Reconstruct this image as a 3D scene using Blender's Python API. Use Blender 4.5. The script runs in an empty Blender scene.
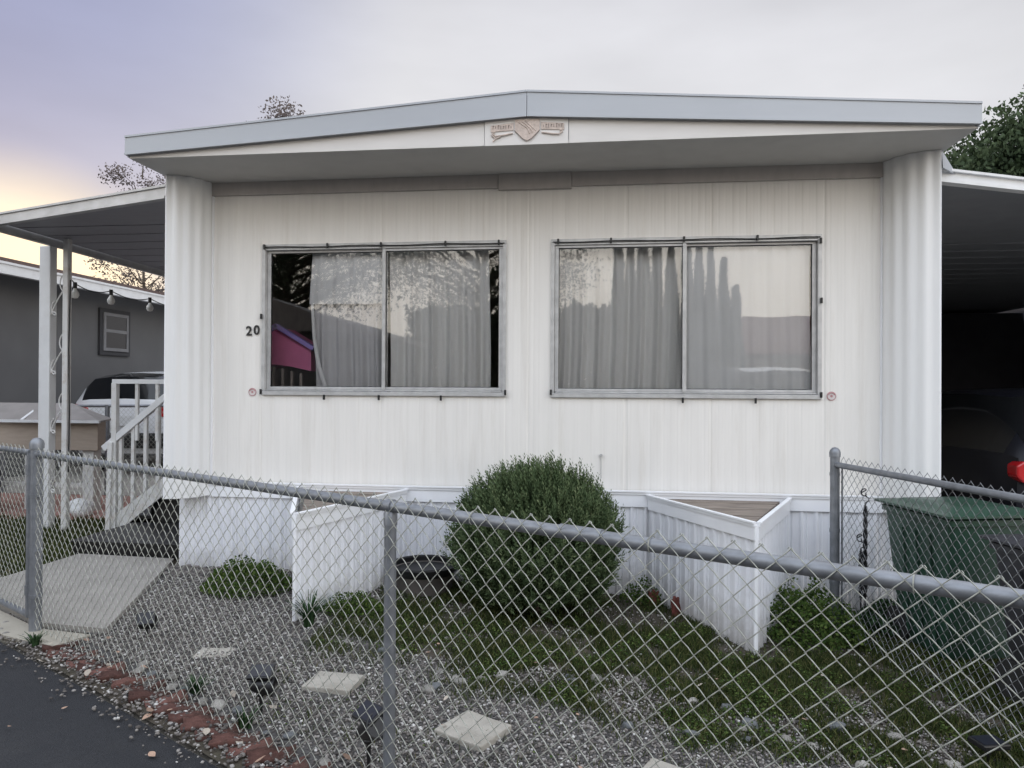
import bpy, bmesh, math, random
import numpy as np
from mathutils import Vector, Matrix, noise
R = math.radians
random.seed(7); rng = np.random.default_rng(7)
S = bpy.context.scene
COL = S.collection

# ------------------------------------------------------------------ camera
cam_d = bpy.data.cameras.new('camera'); cam = bpy.data.objects.new('camera', cam_d); COL.objects.link(cam)
cam_d.sensor_fit = 'HORIZONTAL'; cam_d.sensor_width = 36.0; cam_d.lens = 711/1024*36.0
cam_d.clip_start = 0.05; cam_d.clip_end = 2000
YAW = R(6.85)
cam.matrix_world = (Matrix.Translation((0, -5.59, 1.5)) @ Matrix.Rotation(YAW, 4, 'Z')
                    @ Matrix.Rotation(R(90)+math.atan(4/711), 4, 'X') @ Matrix.Rotation(0.0054, 4, 'Z'))
S.camera = cam
S.view_settings.view_transform = 'Standard'; S.view_settings.look = 'None'
S.view_settings.exposure = 0.04; S.view_settings.gamma = 1.0; S.view_settings.use_curve_mapping = False
S.render.resolution_x = 1024; S.render.resolution_y = 768

# ------------------------------------------------------------------ world: low-sun sky behind thin cloud
SUN_EL, SUN_AZ = R(7), R(-42)          # azimuth from +Y towards +X
w = bpy.data.worlds.new('World'); S.world = w; w.use_nodes = True
nt = w.node_tree; nt.nodes.clear(); N = nt.nodes.new; L = nt.links.new
out = N('ShaderNodeOutputWorld')
sky = N('ShaderNodeTexSky'); sky.sky_type = 'NISHITA'; sky.sun_disc = False
sky.sun_elevation = SUN_EL; sky.sun_rotation = SUN_AZ; sky.air_density = 1.2; sky.dust_density = 2.0
bg1 = N('ShaderNodeBackground'); bg1.inputs[1].default_value = 0.05; L(sky.outputs[0], bg1.inputs[0])
tc = N('ShaderNodeTexCoord'); nm = N('ShaderNodeVectorMath'); nm.operation = 'NORMALIZE'; L(tc.outputs['Generated'], nm.inputs[0])
sep = N('ShaderNodeSeparateXYZ'); L(nm.outputs[0], sep.inputs[0])
ramp = N('ShaderNodeValToRGB'); L(sep.outputs[2], ramp.inputs[0])   # cloud deck brightness by height (overcast: brighter overhead)
els = ramp.color_ramp.elements
els[0].position = 0.0; els[0].color = (0.84, 0.80, 0.80, 1)
els[1].position = 1.0; els[1].color = (1.7, 1.75, 1.86, 1)
for p_, c_ in ((0.22, (0.76, 0.76, 0.80)), (0.36, (0.76, 0.76, 0.79)), (0.48, (0.68, 0.68, 0.72)), (0.65, (1.15, 1.17, 1.24))):
    e = els.new(p_); e.color = (*c_, 1)
# the cloud deck behind the photographer (-Y) is thinner and brighter
mr = N('ShaderNodeMapRange'); mr.interpolation_type = 'SMOOTHSTEP'; L(sep.outputs[1], mr.inputs[0]); mr.inputs[1].default_value = 0.30; mr.inputs[2].default_value = -0.45
rb = N('ShaderNodeValToRGB'); L(sep.outputs[2], rb.inputs[0]); eb = rb.color_ramp.elements
eb[0].position = 0.0; eb[0].color = (2.72, 2.50, 2.20, 1); eb[1].position = 1.0; eb[1].color = (1.78, 1.95, 2.28, 1)
for p_, c_ in ((0.16, (2.72, 2.50, 2.20)), (0.34, (2.28, 2.32, 2.38)), (0.55, (1.98, 2.14, 2.42))):
    e = eb.new(p_); e.color = (*c_, 1)
mul = N('ShaderNodeMix'); mul.data_type = 'RGBA'; L(mr.outputs[0], mul.inputs[0]); L(ramp.outputs[0], mul.inputs[6]); L(rb.outputs[0], mul.inputs[7])
# warm glow at the sun's side near the horizon
dv = N('ShaderNodeVectorMath'); dv.operation = 'DOT_PRODUCT'; L(nm.outputs[0], dv.inputs[0])
dv.inputs[1].default_value = (math.sin(SUN_AZ)*math.cos(R(4)), math.cos(SUN_AZ)*math.cos(R(4)), math.sin(R(4)))
gl = N('ShaderNodeMapRange'); gl.interpolation_type = 'SMOOTHSTEP'; L(dv.outputs['Value'], gl.inputs[0])
gl.inputs[1].default_value = 0.977; gl.inputs[2].default_value = 1.0; gl.inputs[4].default_value = 0.95
warm = N('ShaderNodeMix'); warm.data_type = 'RGBA'; L(gl.outputs[0], warm.inputs[0]); warm.inputs[7].default_value = (1.20, 1.02, 0.72, 1)
# lavender clear patch high at the left
dl = N('ShaderNodeVectorMath'); dl.operation = 'DOT_PRODUCT'; L(nm.outputs[0], dl.inputs[0])
v_ = Vector((-0.70, 0.60, 0.52)).normalized(); dl.inputs[1].default_value = v_
gl2 = N('ShaderNodeMapRange'); gl2.interpolation_type = 'SMOOTHSTEP'; L(dl.outputs['Value'], gl2.inputs[0]); gl2.inputs[1].default_value = 0.85; gl2.inputs[2].default_value = 1.0
gl2.inputs[4].default_value = 1.0
lav = N('ShaderNodeMix'); lav.data_type = 'RGBA'; L(gl2.outputs[0], lav.inputs[0]); L(mul.outputs[2], lav.inputs[6]); L(lav.outputs[2], warm.inputs[6]); lav.inputs[7].default_value = (0.34, 0.37, 0.56, 1)
# cloud texture
mp = N('ShaderNodeMapping'); mp.inputs['Scale'].default_value = (1, 1, 3.0); L(nm.outputs[0], mp.inputs[0])
nz = N('ShaderNodeTexNoise'); nz.inputs['Scale'].default_value = 2.1; nz.inputs['Detail'].default_value = 5; nz.inputs['Roughness'].default_value = 0.5; L(mp.outputs[0], nz.inputs[0])
nr = N('ShaderNodeMapRange'); L(nz.outputs[0], nr.inputs[0]); nr.inputs[1].default_value = 0.3; nr.inputs[2].default_value = 0.7; nr.inputs[3].default_value = 0.88; nr.inputs[4].default_value = 1.10
m2 = N('ShaderNodeVectorMath'); m2.operation = 'SCALE'; L(warm.outputs[2], m2.inputs[0]); L(nr.outputs[0], m2.inputs['Scale'])
bg2 = N('ShaderNodeBackground'); L(m2.outputs[0], bg2.inputs[0]); bg2.inputs[1].default_value = 1.12
mix = N('ShaderNodeMixShader'); mix.inputs[0].default_value = 0.88
L(bg1.outputs[0], mix.inputs[1]); L(bg2.outputs[0], mix.inputs[2]); L(mix.outputs[0], out.inputs[0])

sl = bpy.data.lights.new('sun', 'SUN'); so = bpy.data.objects.new('sun', sl); COL.objects.link(so)
sl.energy = 0.5; sl.angle = R(20); sl.color = (1.0, 0.84, 0.66)
sd = Vector((math.sin(SUN_AZ)*math.cos(SUN_EL), math.cos(SUN_AZ)*math.cos(SUN_EL), math.sin(SUN_EL)))
so.rotation_euler = sd.to_track_quat('Z', 'Y').to_euler()

# ------------------------------------------------------------------ helpers
def tag(o, label=None, cat=None, group=None, kind=None):
    if label: o['label'] = label
    if cat: o['category'] = cat
    if group: o['group'] = group
    if kind: o['kind'] = kind
    return o
def empty(name, loc=(0, 0, 0), label=None, cat=None, group=None, rz=0):
    o = bpy.data.objects.new(name, None); o.empty_display_size = 0.1; COL.objects.link(o)
    o.location = loc; o.rotation_euler = (0, 0, rz)
    return tag(o, label, cat, group)
class MB:
    def __init__(s): s.v = []; s.f = []; s.mi = []
    def add(s, v, f, mi=0):
        b = len(s.v); s.v += [tuple(p) for p in v]; s.f += [tuple(i+b for i in q) for q in f]; s.mi += [mi]*len(f); return s
    def box(s, x0, x1, y0, y1, z0, z1, mi=0):
        v = [(x, y, z) for z in (z0, z1) for y in (y0, y1) for x in (x0, x1)]
        return s.add(v, [(0, 2, 3, 1), (4, 5, 7, 6), (0, 1, 5, 4), (2, 6, 7, 3), (0, 4, 6, 2), (1, 3, 7, 5)], mi)
    def beam(s, a, b, wx, wz, mi=0, up=(0, 0, 1)):
        a, b = Vector(a), Vector(b); d = (b-a).normalized(); u = Vector(up)
        if abs(d.dot(u)) > .98: u = Vector((1, 0, 0))
        r = d.cross(u).normalized(); u = r.cross(d)
        v = []
        for p in (a, b):
            for i, j in ((-1, -1), (1, -1), (1, 1), (-1, 1)): v.append(p + r*i*wx/2 + u*j*wz/2)
        return s.add(v, [(3, 2, 1, 0), (4, 5, 6, 7), (0, 1, 5, 4), (1, 2, 6, 5), (2, 3, 7, 6), (3, 0, 4, 7)], mi)
    def tube(s, pts, r, n=8, mi=0, cap=True):
        pts = [Vector(p) for p in pts]; rs = r if isinstance(r, (list, tuple)) else [r]*len(pts)
        v = []; prev = None
        for i, p in enumerate(pts):
            t = (pts[min(i+1, len(pts)-1)]-pts[max(i-1, 0)])
            t = t.normalized() if t.length > 1e-9 else Vector((0, 0, 1))
            if prev is None:
                u = t.orthogonal().normalized()
            else:
                u = prev - t*prev.dot(t)
                u = u.normalized() if u.length > 1e-6 else t.orthogonal().normalized()
            prev = u; w_ = t.cross(u)
            for k in range(n):
                a = 2*math.pi*k/n; v.append(p+(u*math.cos(a)+w_*math.sin(a))*rs[i])
        f = []
        for i in range(len(pts)-1):
            for k in range(n):
                f.append((i*n+k, i*n+(k+1) % n, (i+1)*n+(k+1) % n, (i+1)*n+k))
        if cap: f.append(tuple(range(n))[::-1]); f.append(tuple((len(pts)-1)*n+k for k in range(n)))
        return s.add(v, f, mi)
    def lathe(s, prof, n=20, c=(0, 0, 0), mi=0):
        v = []; f = []
        for (r, z) in prof:
            for k in range(n):
                a = 2*math.pi*k/n; v.append((c[0]+r*math.cos(a), c[1]+r*math.sin(a), c[2]+z))
        for i in range(len(prof)-1):
            for k in range(n): f.append((i*n+k, i*n+(k+1) % n, (i+1)*n+(k+1) % n, (i+1)*n+k))
        f.append(tuple(range(n))[::-1]); f.append(tuple((len(prof)-1)*n+k for k in range(n)))
        return s.add(v, f, mi)
    def prism(s, poly, d, mi=0):           # poly: list of 3D points (planar), extruded by vector d
        d = Vector(d); n = len(poly); P = [Vector(p) for p in poly]
        v = P+[p+d for p in P]
        f = [tuple(range(n)), tuple(range(2*n-1, n-1, -1))]+[(i, i+n, (i+1) % n+n, (i+1) % n) for i in range(n)]
        return s.add(v, f, mi)
    def ext(s, prof, z0, z1, mi=0):        # open profile of (x,y) extruded in z, single sheet
        n = len(prof); v = [(x, y, z0) for x, y in prof]+[(x, y, z1) for x, y in prof]
        return s.add(v, [(i, i+1, i+1+n, i+n) for i in range(n-1)], mi)
    def build(s, name, mat, parent=None, smooth=False, bevel=0):
        me = bpy.data.meshes.new(name); me.from_pydata(s.v, [], s.f)
        for m in (mat if isinstance(mat, (list, tuple)) else [mat]): me.materials.append(m)
        if any(s.mi): me.polygons.foreach_set('material_index', s.mi)
        bm = bmesh.new(); bm.from_mesh(me); bmesh.ops.recalc_face_normals(bm, faces=bm.faces); bm.to_mesh(me); bm.free()
        if smooth: me.polygons.foreach_set('use_smooth', [True]*len(me.polygons))
        me.update()
        o = bpy.data.objects.new(name, me); COL.objects.link(o)
        if parent: o.parent = parent
        if bevel:
            b = o.modifiers.new('bevel', 'BEVEL'); b.width = bevel; b.segments = 2; b.limit_method = 'ANGLE'
        if smooth:
            try:
                me.set_sharp_from_angle(angle=R(40))
            except Exception: pass
        return o
def np_mesh(name, V, F, mat, rnd=None, parent=None, smooth=False):
    me = bpy.data.meshes.new(name); V = np.asarray(V, np.float32); F = np.asarray(F, np.int32)
    me.vertices.add(len(V)); me.vertices.foreach_set('co', V.ravel())
    k = F.shape[1]; me.loops.add(F.size); me.loops.foreach_set('vertex_index', F.ravel())
    me.polygons.add(len(F)); me.polygons.foreach_set('loop_start', np.arange(0, F.size, k, dtype=np.int32))
    if smooth: me.polygons.foreach_set('use_smooth', np.ones(len(F), bool))
    me.update(calc_edges=True); me.validate()
    if rnd is not None:
        at = me.attributes.new('rnd', 'FLOAT', 'POINT'); at.data.foreach_set('value', np.asarray(rnd, np.float32))
    me.materials.append(mat); o = bpy.data.objects.new(name, me); COL.objects.link(o)
    if parent: o.parent = parent
    return o
def copy_tree(o, parent=None):
    c = o.copy(); COL.objects.link(c); c.parent = parent
    for ch in [x for x in bpy.data.objects if x.parent == o]: copy_tree(ch, c)
    return c
def gz(x):                                    # the lot falls gently to the right
    t = min(1, max(0, (x+2.6)/4.9)); return -0.14*t*t*(3-2*t)
def gzn(x):
    t = np.clip((x+2.6)/4.9, 0, 1); return -0.14*t*t*(3-2*t)

# ------------------------------------------------------------------ materials
def mat(name, col, rough=0.6, metal=0.0, var=0.12, vscale=6.0, bump=0.0, bscale=40.0, spec=0.5, dirt=0.0, dcol=(0.12, 0.11, 0.09), dscale=1.5, stretch=(1, 1, 1), col2=None, coat=0):
    m = bpy.data.materials.new(name); m.use_nodes = True; t = m.node_tree; b = t.nodes['Principled BSDF']
    N = t.nodes.new; L = t.links.new
    tcn = N('ShaderNodeTexCoord'); mpn = N('ShaderNodeMapping'); mpn.inputs['Scale'].default_value = stretch; L(tcn.outputs['Object'], mpn.inputs[0])
    n = N('ShaderNodeTexNoise'); n.inputs['Scale'].default_value = vscale; n.inputs['Detail'].default_value = 6; L(mpn.outputs[0], n.inputs[0])
    c2 = col2 or tuple(c*(1-2.2*var) for c in col)
    mx = N('ShaderNodeMix'); mx.data_type = 'RGBA'
    rp = N('ShaderNodeMapRange'); rp.inputs[1].default_value = .3; rp.inputs[2].default_value = .7; L(n.outputs[0], rp.inputs[0]); L(rp.outputs[0], mx.inputs[0])
    mx.inputs[6].default_value = (*col, 1); mx.inputs[7].default_value = (*c2, 1)
    last = mx.outputs[2]
    if dirt:
        n2 = N('ShaderNodeTexNoise'); n2.inputs['Scale'].default_value = dscale; n2.inputs['Detail'].default_value = 9; n2.inputs['Roughness'].default_value = .7; L(mpn.outputs[0], n2.inputs[0])
        r2 = N('ShaderNodeMapRange'); r2.inputs[1].default_value = .52; r2.inputs[2].default_value = .75; r2.inputs[4].default_value = dirt; L(n2.outputs[0], r2.inputs[0])
        m3 = N('ShaderNodeMix'); m3.data_type = 'RGBA'; L(r2.outputs[0], m3.inputs[0]); L(last, m3.inputs[6]); m3.inputs[7].default_value = (*dcol, 1); last = m3.outputs[2]
    L(last, b.inputs['Base Color']); b.inputs['Roughness'].default_value = rough; b.inputs['Metallic'].default_value = metal
    b.inputs['Specular IOR Level'].default_value = spec
    if coat: b.inputs['Coat Weight'].default_value = coat; b.inputs['Coat Roughness'].default_value = .08
    if bump:
        n3 = N('ShaderNodeTexNoise'); n3.inputs['Scale'].default_value = bscale; n3.inputs['Detail'].default_value = 8; L(mpn.outputs[0], n3.inputs[0])
        bp = N('ShaderNodeBump'); bp.inputs['Strength'].default_value = bump; bp.inputs['Distance'].default_value = .01; L(n3.outputs[0], bp.inputs['Height']); L(bp.outputs[0], b.inputs['Normal'])
    return m
def ramp_mat(name, stops, rough=.85, trans=0.0, attr='rnd', spec=.3):
    m = bpy.data.materials.new(name); m.use_nodes = True; t = m.node_tree; b = t.nodes['Principled BSDF']; N = t.nodes.new; L = t.links.new
    a = N('ShaderNodeAttribute'); a.attribute_name = attr
    r = N('ShaderNodeValToRGB'); L(a.outputs['Fac'], r.inputs[0]); e = r.color_ramp.elements
    e[0].position = stops[0][0]; e[0].color = (*stops[0][1], 1); e[1].position = stops[-1][0]; e[1].color = (*stops[-1][1], 1)
    for p, c in stops[1:-1]: q = e.new(p); q.color = (*c, 1)
    L(r.outputs[0], b.inputs['Base Color']); b.inputs['Roughness'].default_value = rough; b.inputs['Specular IOR Level'].default_value = spec
    if trans:
        o = t.nodes['Material Output']; tr = N('ShaderNodeBsdfTranslucent'); L(r.outputs[0], tr.inputs[0]); mx = N('ShaderNodeMixShader'); mx.inputs[0].default_value = trans
        L(b.outputs[0], mx.inputs[1]); L(tr.outputs[0], mx.inputs[2]); L(mx.outputs[0], o.inputs[0])
    return m
def glass_mat(name, tint=(1, 1, 1), boost=0.06, ior=1.5):
    m = bpy.data.materials.new(name); m.use_nodes = True; t = m.node_tree; t.nodes.remove(t.nodes['Principled BSDF']); N = t.nodes.new; L = t.links.new
    o = t.nodes['Material Output']; g = N('ShaderNodeBsdfGlossy'); g.inputs['Roughness'].default_value = 0.015; tr = N('ShaderNodeBsdfTransparent'); tr.inputs[0].default_value = (*tint, 1)
    fr = N('ShaderNodeFresnel'); fr.inputs[0].default_value = ior; ad = N('ShaderNodeMath'); ad.operation = 'ADD'; ad.inputs[1].default_value = boost; L(fr.outputs[0], ad.inputs[0])
    tcn = N('ShaderNodeTexCoord'); n = N('ShaderNodeTexNoise'); n.inputs['Scale'].default_value = 1.6; L(tcn.outputs['Object'], n.inputs[0])
    bp = N('ShaderNodeBump'); bp.inputs['Strength'].default_value = .05; bp.inputs['Distance'].default_value = .02; L(n.outputs[0], bp.inputs['Height']); L(bp.outputs[0], g.inputs['Normal'])
    mx = N('ShaderNodeMixShader'); L(ad.outputs[0], mx.inputs[0]); L(tr.outputs[0], mx.inputs[1]); L(g.outputs[0], mx.inputs[2]); L(mx.outputs[0], o.inputs[0])
    return m
M = {}
M['siding'] = mat('siding_paint', (0.80, 0.782, 0.752), .42, var=.03, vscale=3, dirt=.38, dcol=(.55, .51, .45), dscale=1.9, stretch=(5, 1, .35), bump=.06, bscale=18)
M['column'] = mat('column_paint', (0.75, 0.755, 0.755), .45, var=.02, vscale=3, dirt=.25, dcol=(.5, .46, .4), dscale=1.2, stretch=(4, 4, .35), bump=.05, bscale=15)
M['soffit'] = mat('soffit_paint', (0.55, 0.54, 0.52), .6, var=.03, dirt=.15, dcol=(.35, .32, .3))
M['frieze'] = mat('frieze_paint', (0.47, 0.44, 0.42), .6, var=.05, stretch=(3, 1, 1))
M['board'] = mat('gable_board_paint', (0.66, 0.64, 0.62), .5, var=.03, dirt=.15, dcol=(.45, .4, .36), stretch=(.5, 1, 3))
M['fascia'] = mat('fascia_metal', (0.39, 0.41, 0.44), .45, metal=.2, var=.05, vscale=2, dirt=.3, dcol=(.38, .40, .44), dscale=2, stretch=(.4, 1, 2))
M['trim'] = mat('white_vinyl', (0.84, 0.85, 0.88), .35, var=.015, dirt=.12, dcol=(.6, .58, .55))
M['skirt'] = mat('skirting_vinyl', (0.80, 0.81, 0.85), .4, var=.02, vscale=3, dirt=.25, dcol=(.52, .5, .46), dscale=1.3, stretch=(3, 3, .5))
M['alu'] = mat('aluminium_frame', (0.56, 0.56, 0.56), .42, metal=.3, var=.1, vscale=14, dirt=.3, dcol=(.2, .2, .2), dscale=9)
M['gasket'] = mat('black_gasket', (0.02, 0.02, 0.02), .6)
M['galv'] = mat('galvanised_pipe', (0.27, 0.285, 0.31), .5, metal=.6, var=.14, vscale=16, dirt=.35, dcol=(.25, .26, .28), dscale=7, bump=.1, bscale=60)
M['wire'] = mat('galvanised_wire', (0.46, 0.47, 0.42), .5, metal=.25, var=.12, vscale=9)
M['wire_dark'] = mat('weathered_wire', (0.24, 0.25, 0.26), .5, metal=.5, var=.12, vscale=9)
M['black'] = mat('black_plastic', (0.012, 0.012, 0.013), .4, var=.1)
M['black_metal'] = mat('black_iron', (0.015, 0.015, 0.018), .45, metal=.3)
M['room'] = mat('room_wall', (0.45, 0.40, 0.36), .8)
M['glass'] = glass_mat('window_glass', (0.985, 0.985, 0.985), .035)
M['wood_grey'] = mat('weathered_boards', (0.30, 0.25, 0.21), .85, var=.25, vscale=5, stretch=(1, 8, 8), dirt=.3, dcol=(.15, .12, .1))
M['concrete'] = mat('concrete', (0.33, 0.31, 0.285), .85, var=.08, vscale=4, bump=.35, bscale=90, dirt=.35, dcol=(.17, .155, .135), dscale=2.5)
M['conc_tan'] = mat('tan_concrete', (0.40, 0.37, 0.31), .85, var=.08, vscale=4, bump=.35, bscale=90, dirt=.3, dcol=(.2, .18, .14))
M['paver'] = mat('stepping_stone', (0.40, 0.375, 0.33), .85, var=.1, vscale=9, bump=.5, bscale=70, dirt=.4, dcol=(.2, .17, .12), dscale=6)
M['asphalt'] = mat('asphalt', (0.026, 0.028, 0.034), .82, var=.30, vscale=150, bump=.8, bscale=180, dirt=.35, dcol=(.045, .044, .044), dscale=2.2)
M['soil'] = mat('soil', (0.075, 0.062, 0.045), .95, var=.2, vscale=8, bump=.7, bscale=40, dirt=.6, dcol=(.035, .045, .016), dscale=3)
M['gravelbase'] = mat('gravel_base', (0.10, 0.095, 0.092), .95, var=.25, vscale=60, bump=.9, bscale=90)
M['ground'] = mat('ground_dirt', (0.16, 0.145, 0.12), .95, var=.15, vscale=1, bump=.4, bscale=12)
M['brick'] = mat('red_brick', (0.145, 0.072, 0.060), .95, var=.25, vscale=22, bump=1.0, bscale=60, dirt=.75, dcol=(.13, .10, .085), dscale=18, spec=.2)
M['rooftile'] = mat('red_roof_tile', (0.30, 0.13, 0.10), .9)
M['brickpave'] = mat('brick_paving', (0.34, 0.19, 0.16), .9, var=.1, vscale=5, bump=.3, bscale=40)
M['neigh'] = mat('grey_stucco', (0.135, 0.135, 0.138), .85, var=.05, vscale=2, bump=.2, bscale=60)
M['roofbrown'] = mat('brown_shingle', (0.13, 0.09, 0.08), .9, var=.2, vscale=20, bump=.4)
M['white'] = mat('white_paint', (0.72, 0.73, 0.74), .45, var=.04, dirt=.3, dcol=(.45, .42, .38), dscale=4)
M['white_old'] = mat('chipped_white_paint', (0.68, 0.68, 0.67), .5, var=.05, dirt=.6, dcol=(.35, .25, .18), dscale=9)
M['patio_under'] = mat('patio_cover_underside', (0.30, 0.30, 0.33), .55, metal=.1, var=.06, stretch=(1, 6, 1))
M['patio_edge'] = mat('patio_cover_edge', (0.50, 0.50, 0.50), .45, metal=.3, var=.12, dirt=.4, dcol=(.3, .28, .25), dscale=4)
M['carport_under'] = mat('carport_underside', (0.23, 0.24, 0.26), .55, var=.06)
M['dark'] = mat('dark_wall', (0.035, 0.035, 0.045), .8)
M['green_bin'] = mat('green_bin_plastic', (0.022, 0.062, 0.040), .42, var=.12, vscale=5, dirt=.35, dcol=(.09, .10, .08), dscale=4)
M['grey_bin'] = mat('charcoal_bin_plastic', (0.035, 0.035, 0.042), .45, var=.12, vscale=5, dirt=.3, dcol=(.08, .08, .08), dscale=4)
M['tan'] = mat('tan_boards', (0.42, 0.35, 0.29), .75, var=.06, stretch=(1, 1, 6))
M['greylid'] = mat('grey_lid', (0.26, 0.24, 0.23), .6, var=.1)
M['car_white'] = mat('white_car_paint', (0.72, 0.73, 0.75), .25, var=.01, coat=.6)
M['car_dark'] = mat('dark_car_paint', (0.008, 0.009, 0.015), .4, var=.05, spec=.3)
M['car_glass'] = mat('dark_car_glass', (0.01, 0.011, 0.013), .08, var=.05)
M['tyre'] = mat('tyre_rubber', (0.02, 0.02, 0.02), .85)
M['rim'] = mat('alloy_rim', (0.5, 0.5, 0.5), .35, metal=.8)
M['red'] = mat('red_lens', (0.55, 0.015, 0.02), .2, coat=.6)
M['chrome'] = mat('chrome_trim', (0.6, 0.6, 0.6), .2, metal=.9)
M['pink'] = mat('pink_plastic', (0.95, 0.26, 0.52), .5, var=.05)
M['purple'] = mat('purple_plastic', (0.50, 0.38, 0.95), .5, var=.05)
M['curt'] = mat('grey_curtain', (0.88, 0.88, 0.87), .9, var=.04, vscale=4, stretch=(4, 1, .4))
M['curt_white'] = mat('white_curtain', (0.93, 0.94, 0.95), .9, var=.03, vscale=4)
M['curt_blue'] = mat('blue_grey_curtain', (0.70, 0.70, 0.72), .9, var=.05, vscale=4)
M['bark'] = mat('bark', (0.10, 0.08, 0.06), .9, var=.25, vscale=12, bump=.6, stretch=(1, 1, .3))
M['terra'] = mat('terracotta', (0.15, 0.038, 0.028), .85, var=.2, vscale=20, bump=.5)
M['dusty'] = mat('dusty_pot', (0.14, 0.125, 0.115), .85, var=.15, vscale=6, bump=.2)
M['panel'] = mat('solar_cell', (0.010, 0.012, 0.022), .35, var=.1)
M['bulb'] = mat('frosted_bulb', (.75, .75, .72), .25)
M['decal_red'] = mat('decal_red', (0.50, 0.26, 0.27), .6)
M['decal_pale'] = mat('decal_pale', (0.74, 0.68, 0.67), .6)
M['digit'] = mat('digit_black', (0.02, 0.02, 0.02), .5)
M['emblem'] = mat('emblem_cast', (0.62, 0.52, 0.46), .6, var=.15, vscale=30, bump=.5)
M['emblem_dark'] = mat('emblem_groove', (0.25, 0.2, 0.18), .7)
M['stone'] = mat('pale_stone', (0.40, 0.38, 0.35), .85, var=.2, vscale=12, bump=.5, bscale=30)
M['stone_d'] = mat('grey_stone', (0.17, 0.18, 0.19), .85, var=.2, vscale=12, bump=.5, bscale=30)
M['leaf_dry'] = mat('dry_leaf', (0.50, 0.33, 0.24), .8, var=.2, vscale=30)
M['leaf_pale'] = mat('pale_dry_leaf', (0.55, 0.48, 0.40), .8, var=.2, vscale=30)
M['mgrass'] = ramp_mat('grass_blades', [(0, (.020, .032, .008)), (.5, (.044, .066, .014)), (.8, (.080, .092, .024)), (1, (.17, .15, .07))], trans=.25)
M['mgravel'] = ramp_mat('gravel_stones', [(0, (.05, .047, .047)), (.35, (.120, .107, .098)), (.75, (.225, .207, .192)), (.95, (.36, .345, .33)), (1, (.60, .59, .57))])
M['mbush'] = ramp_mat('needle_leaves', [(0, (.022, .038, .016)), (.45, (.055, .088, .036)), (.8, (.115, .155, .070)), (1, (.22, .25, .13))], trans=.2)
M['mweed'] = ramp_mat('bright_weed_leaves', [(0, (.026, .055, .010)), (.5, (.058, .105, .020)), (1, (.14, .19, .05))], trans=.3)
M['mspiky'] = ramp_mat('dark_blades', [(0, (.012, .035, .012)), (1, (.05, .10, .04))], trans=.15)
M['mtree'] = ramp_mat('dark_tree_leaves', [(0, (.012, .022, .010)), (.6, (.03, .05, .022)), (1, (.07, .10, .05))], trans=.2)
M['mtwig'] = ramp_mat('sparse_brown_leaves', [(0, (.06, .05, .05)), (1, (.20, .17, .16))], trans=.2)

def vary(m, lo, hi):
    t = m.node_tree; b = t.nodes['Principled BSDF']; src = b.inputs['Base Color'].links[0].from_socket
    oi = t.nodes.new('ShaderNodeObjectInfo'); r = t.nodes.new('ShaderNodeMapRange'); r.inputs[3].default_value = lo; r.inputs[4].default_value = hi
    v = t.nodes.new('ShaderNodeVectorMath'); v.operation = 'SCALE'; t.links.new(oi.outputs['Random'], r.inputs[0]); t.links.new(src, v.inputs[0]); t.links.new(r.outputs[0], v.inputs['Scale']); t.links.new(v.outputs[0], b.inputs['Base Color'])
def splash(m, z0=.26, amt=.55):          # mud splashed up from the bed onto the lowest boards
    t = m.node_tree; b = t.nodes['Principled BSDF']; src = b.inputs['Base Color'].links[0].from_socket; N = t.nodes.new; L = t.links.new
    c = N('ShaderNodeTexCoord'); sp_ = N('ShaderNodeSeparateXYZ'); L(c.outputs['Object'], sp_.inputs[0]); n = N('ShaderNodeTexNoise'); n.inputs['Scale'].default_value = 7; n.inputs['Detail'].default_value = 8; n.inputs['Roughness'].default_value = .75; L(c.outputs['Object'], n.inputs[0])
    a = N('ShaderNodeMath'); a.operation = 'MULTIPLY_ADD'; L(n.outputs[0], a.inputs[0]); a.inputs[1].default_value = -.62; L(sp_.outputs[2], a.inputs[2])
    r = N('ShaderNodeMapRange'); L(a.outputs[0], r.inputs[0]); r.inputs[1].default_value = z0-.38; r.inputs[2].default_value = -.42; r.inputs[4].default_value = amt
    x = N('ShaderNodeMix'); x.data_type = 'RGBA'; L(r.outputs[0], x.inputs[0]); L(src, x.inputs[6]); x.inputs[7].default_value = (.20, .17, .13, 1); L(x.outputs[2], b.inputs['Base Color'])
splash(M['skirt'])
vary(M['brick'], .6, 1.35); vary(M['leaf_dry'], .45, 1.1); vary(M['stone'], .6, 1.2); vary(M['leaf_pale'], .6, 1.0)
# ------------------------------------------------------------------ SETTING: ground and paving
def sheet(name, poly, dz, m, kind='structure', thick=0):
    bm = bmesh.new(); vs = [bm.verts.new((x, y, 0)) for x, y in poly]; bm.faces.new(vs)
    for k in range(26):
        x = -2.6+k*.2
        g = bm.verts[:]+bm.edges[:]+bm.faces[:]
        bmesh.ops.bisect_plane(bm, geom=g, plane_co=(x, 0, 0), plane_no=(1, 0, 0))
    for v in bm.verts: v.co.z = gz(v.co.x)+dz
    bmesh.ops.recalc_face_normals(bm, faces=bm.faces)
    for f in bm.faces:
        if f.normal.z < 0: f.normal_flip()
    if thick:
        r = bmesh.ops.extrude_face_region(bm, geom=bm.faces[:])
        bmesh.ops.translate(bm, verts=[e for e in r['geom'] if isinstance(e, bmesh.types.BMVert)], vec=(0, 0, -thick))
        bmesh.ops.recalc_face_normals(bm, faces=bm.faces)
    me = bpy.data.meshes.new(name); bm.to_mesh(me); bm.free(); me.materials.append(m)
    o = bpy.data.objects.new(name, me); COL.objects.link(o)
    if kind: o['kind'] = kind
    return o
A0 = Vector((-3.485, -1.784)); DD = Vector((.8735, -.4868)); NN = Vector((.4868, .8735))   # kerb line: start, along, towards house
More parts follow.
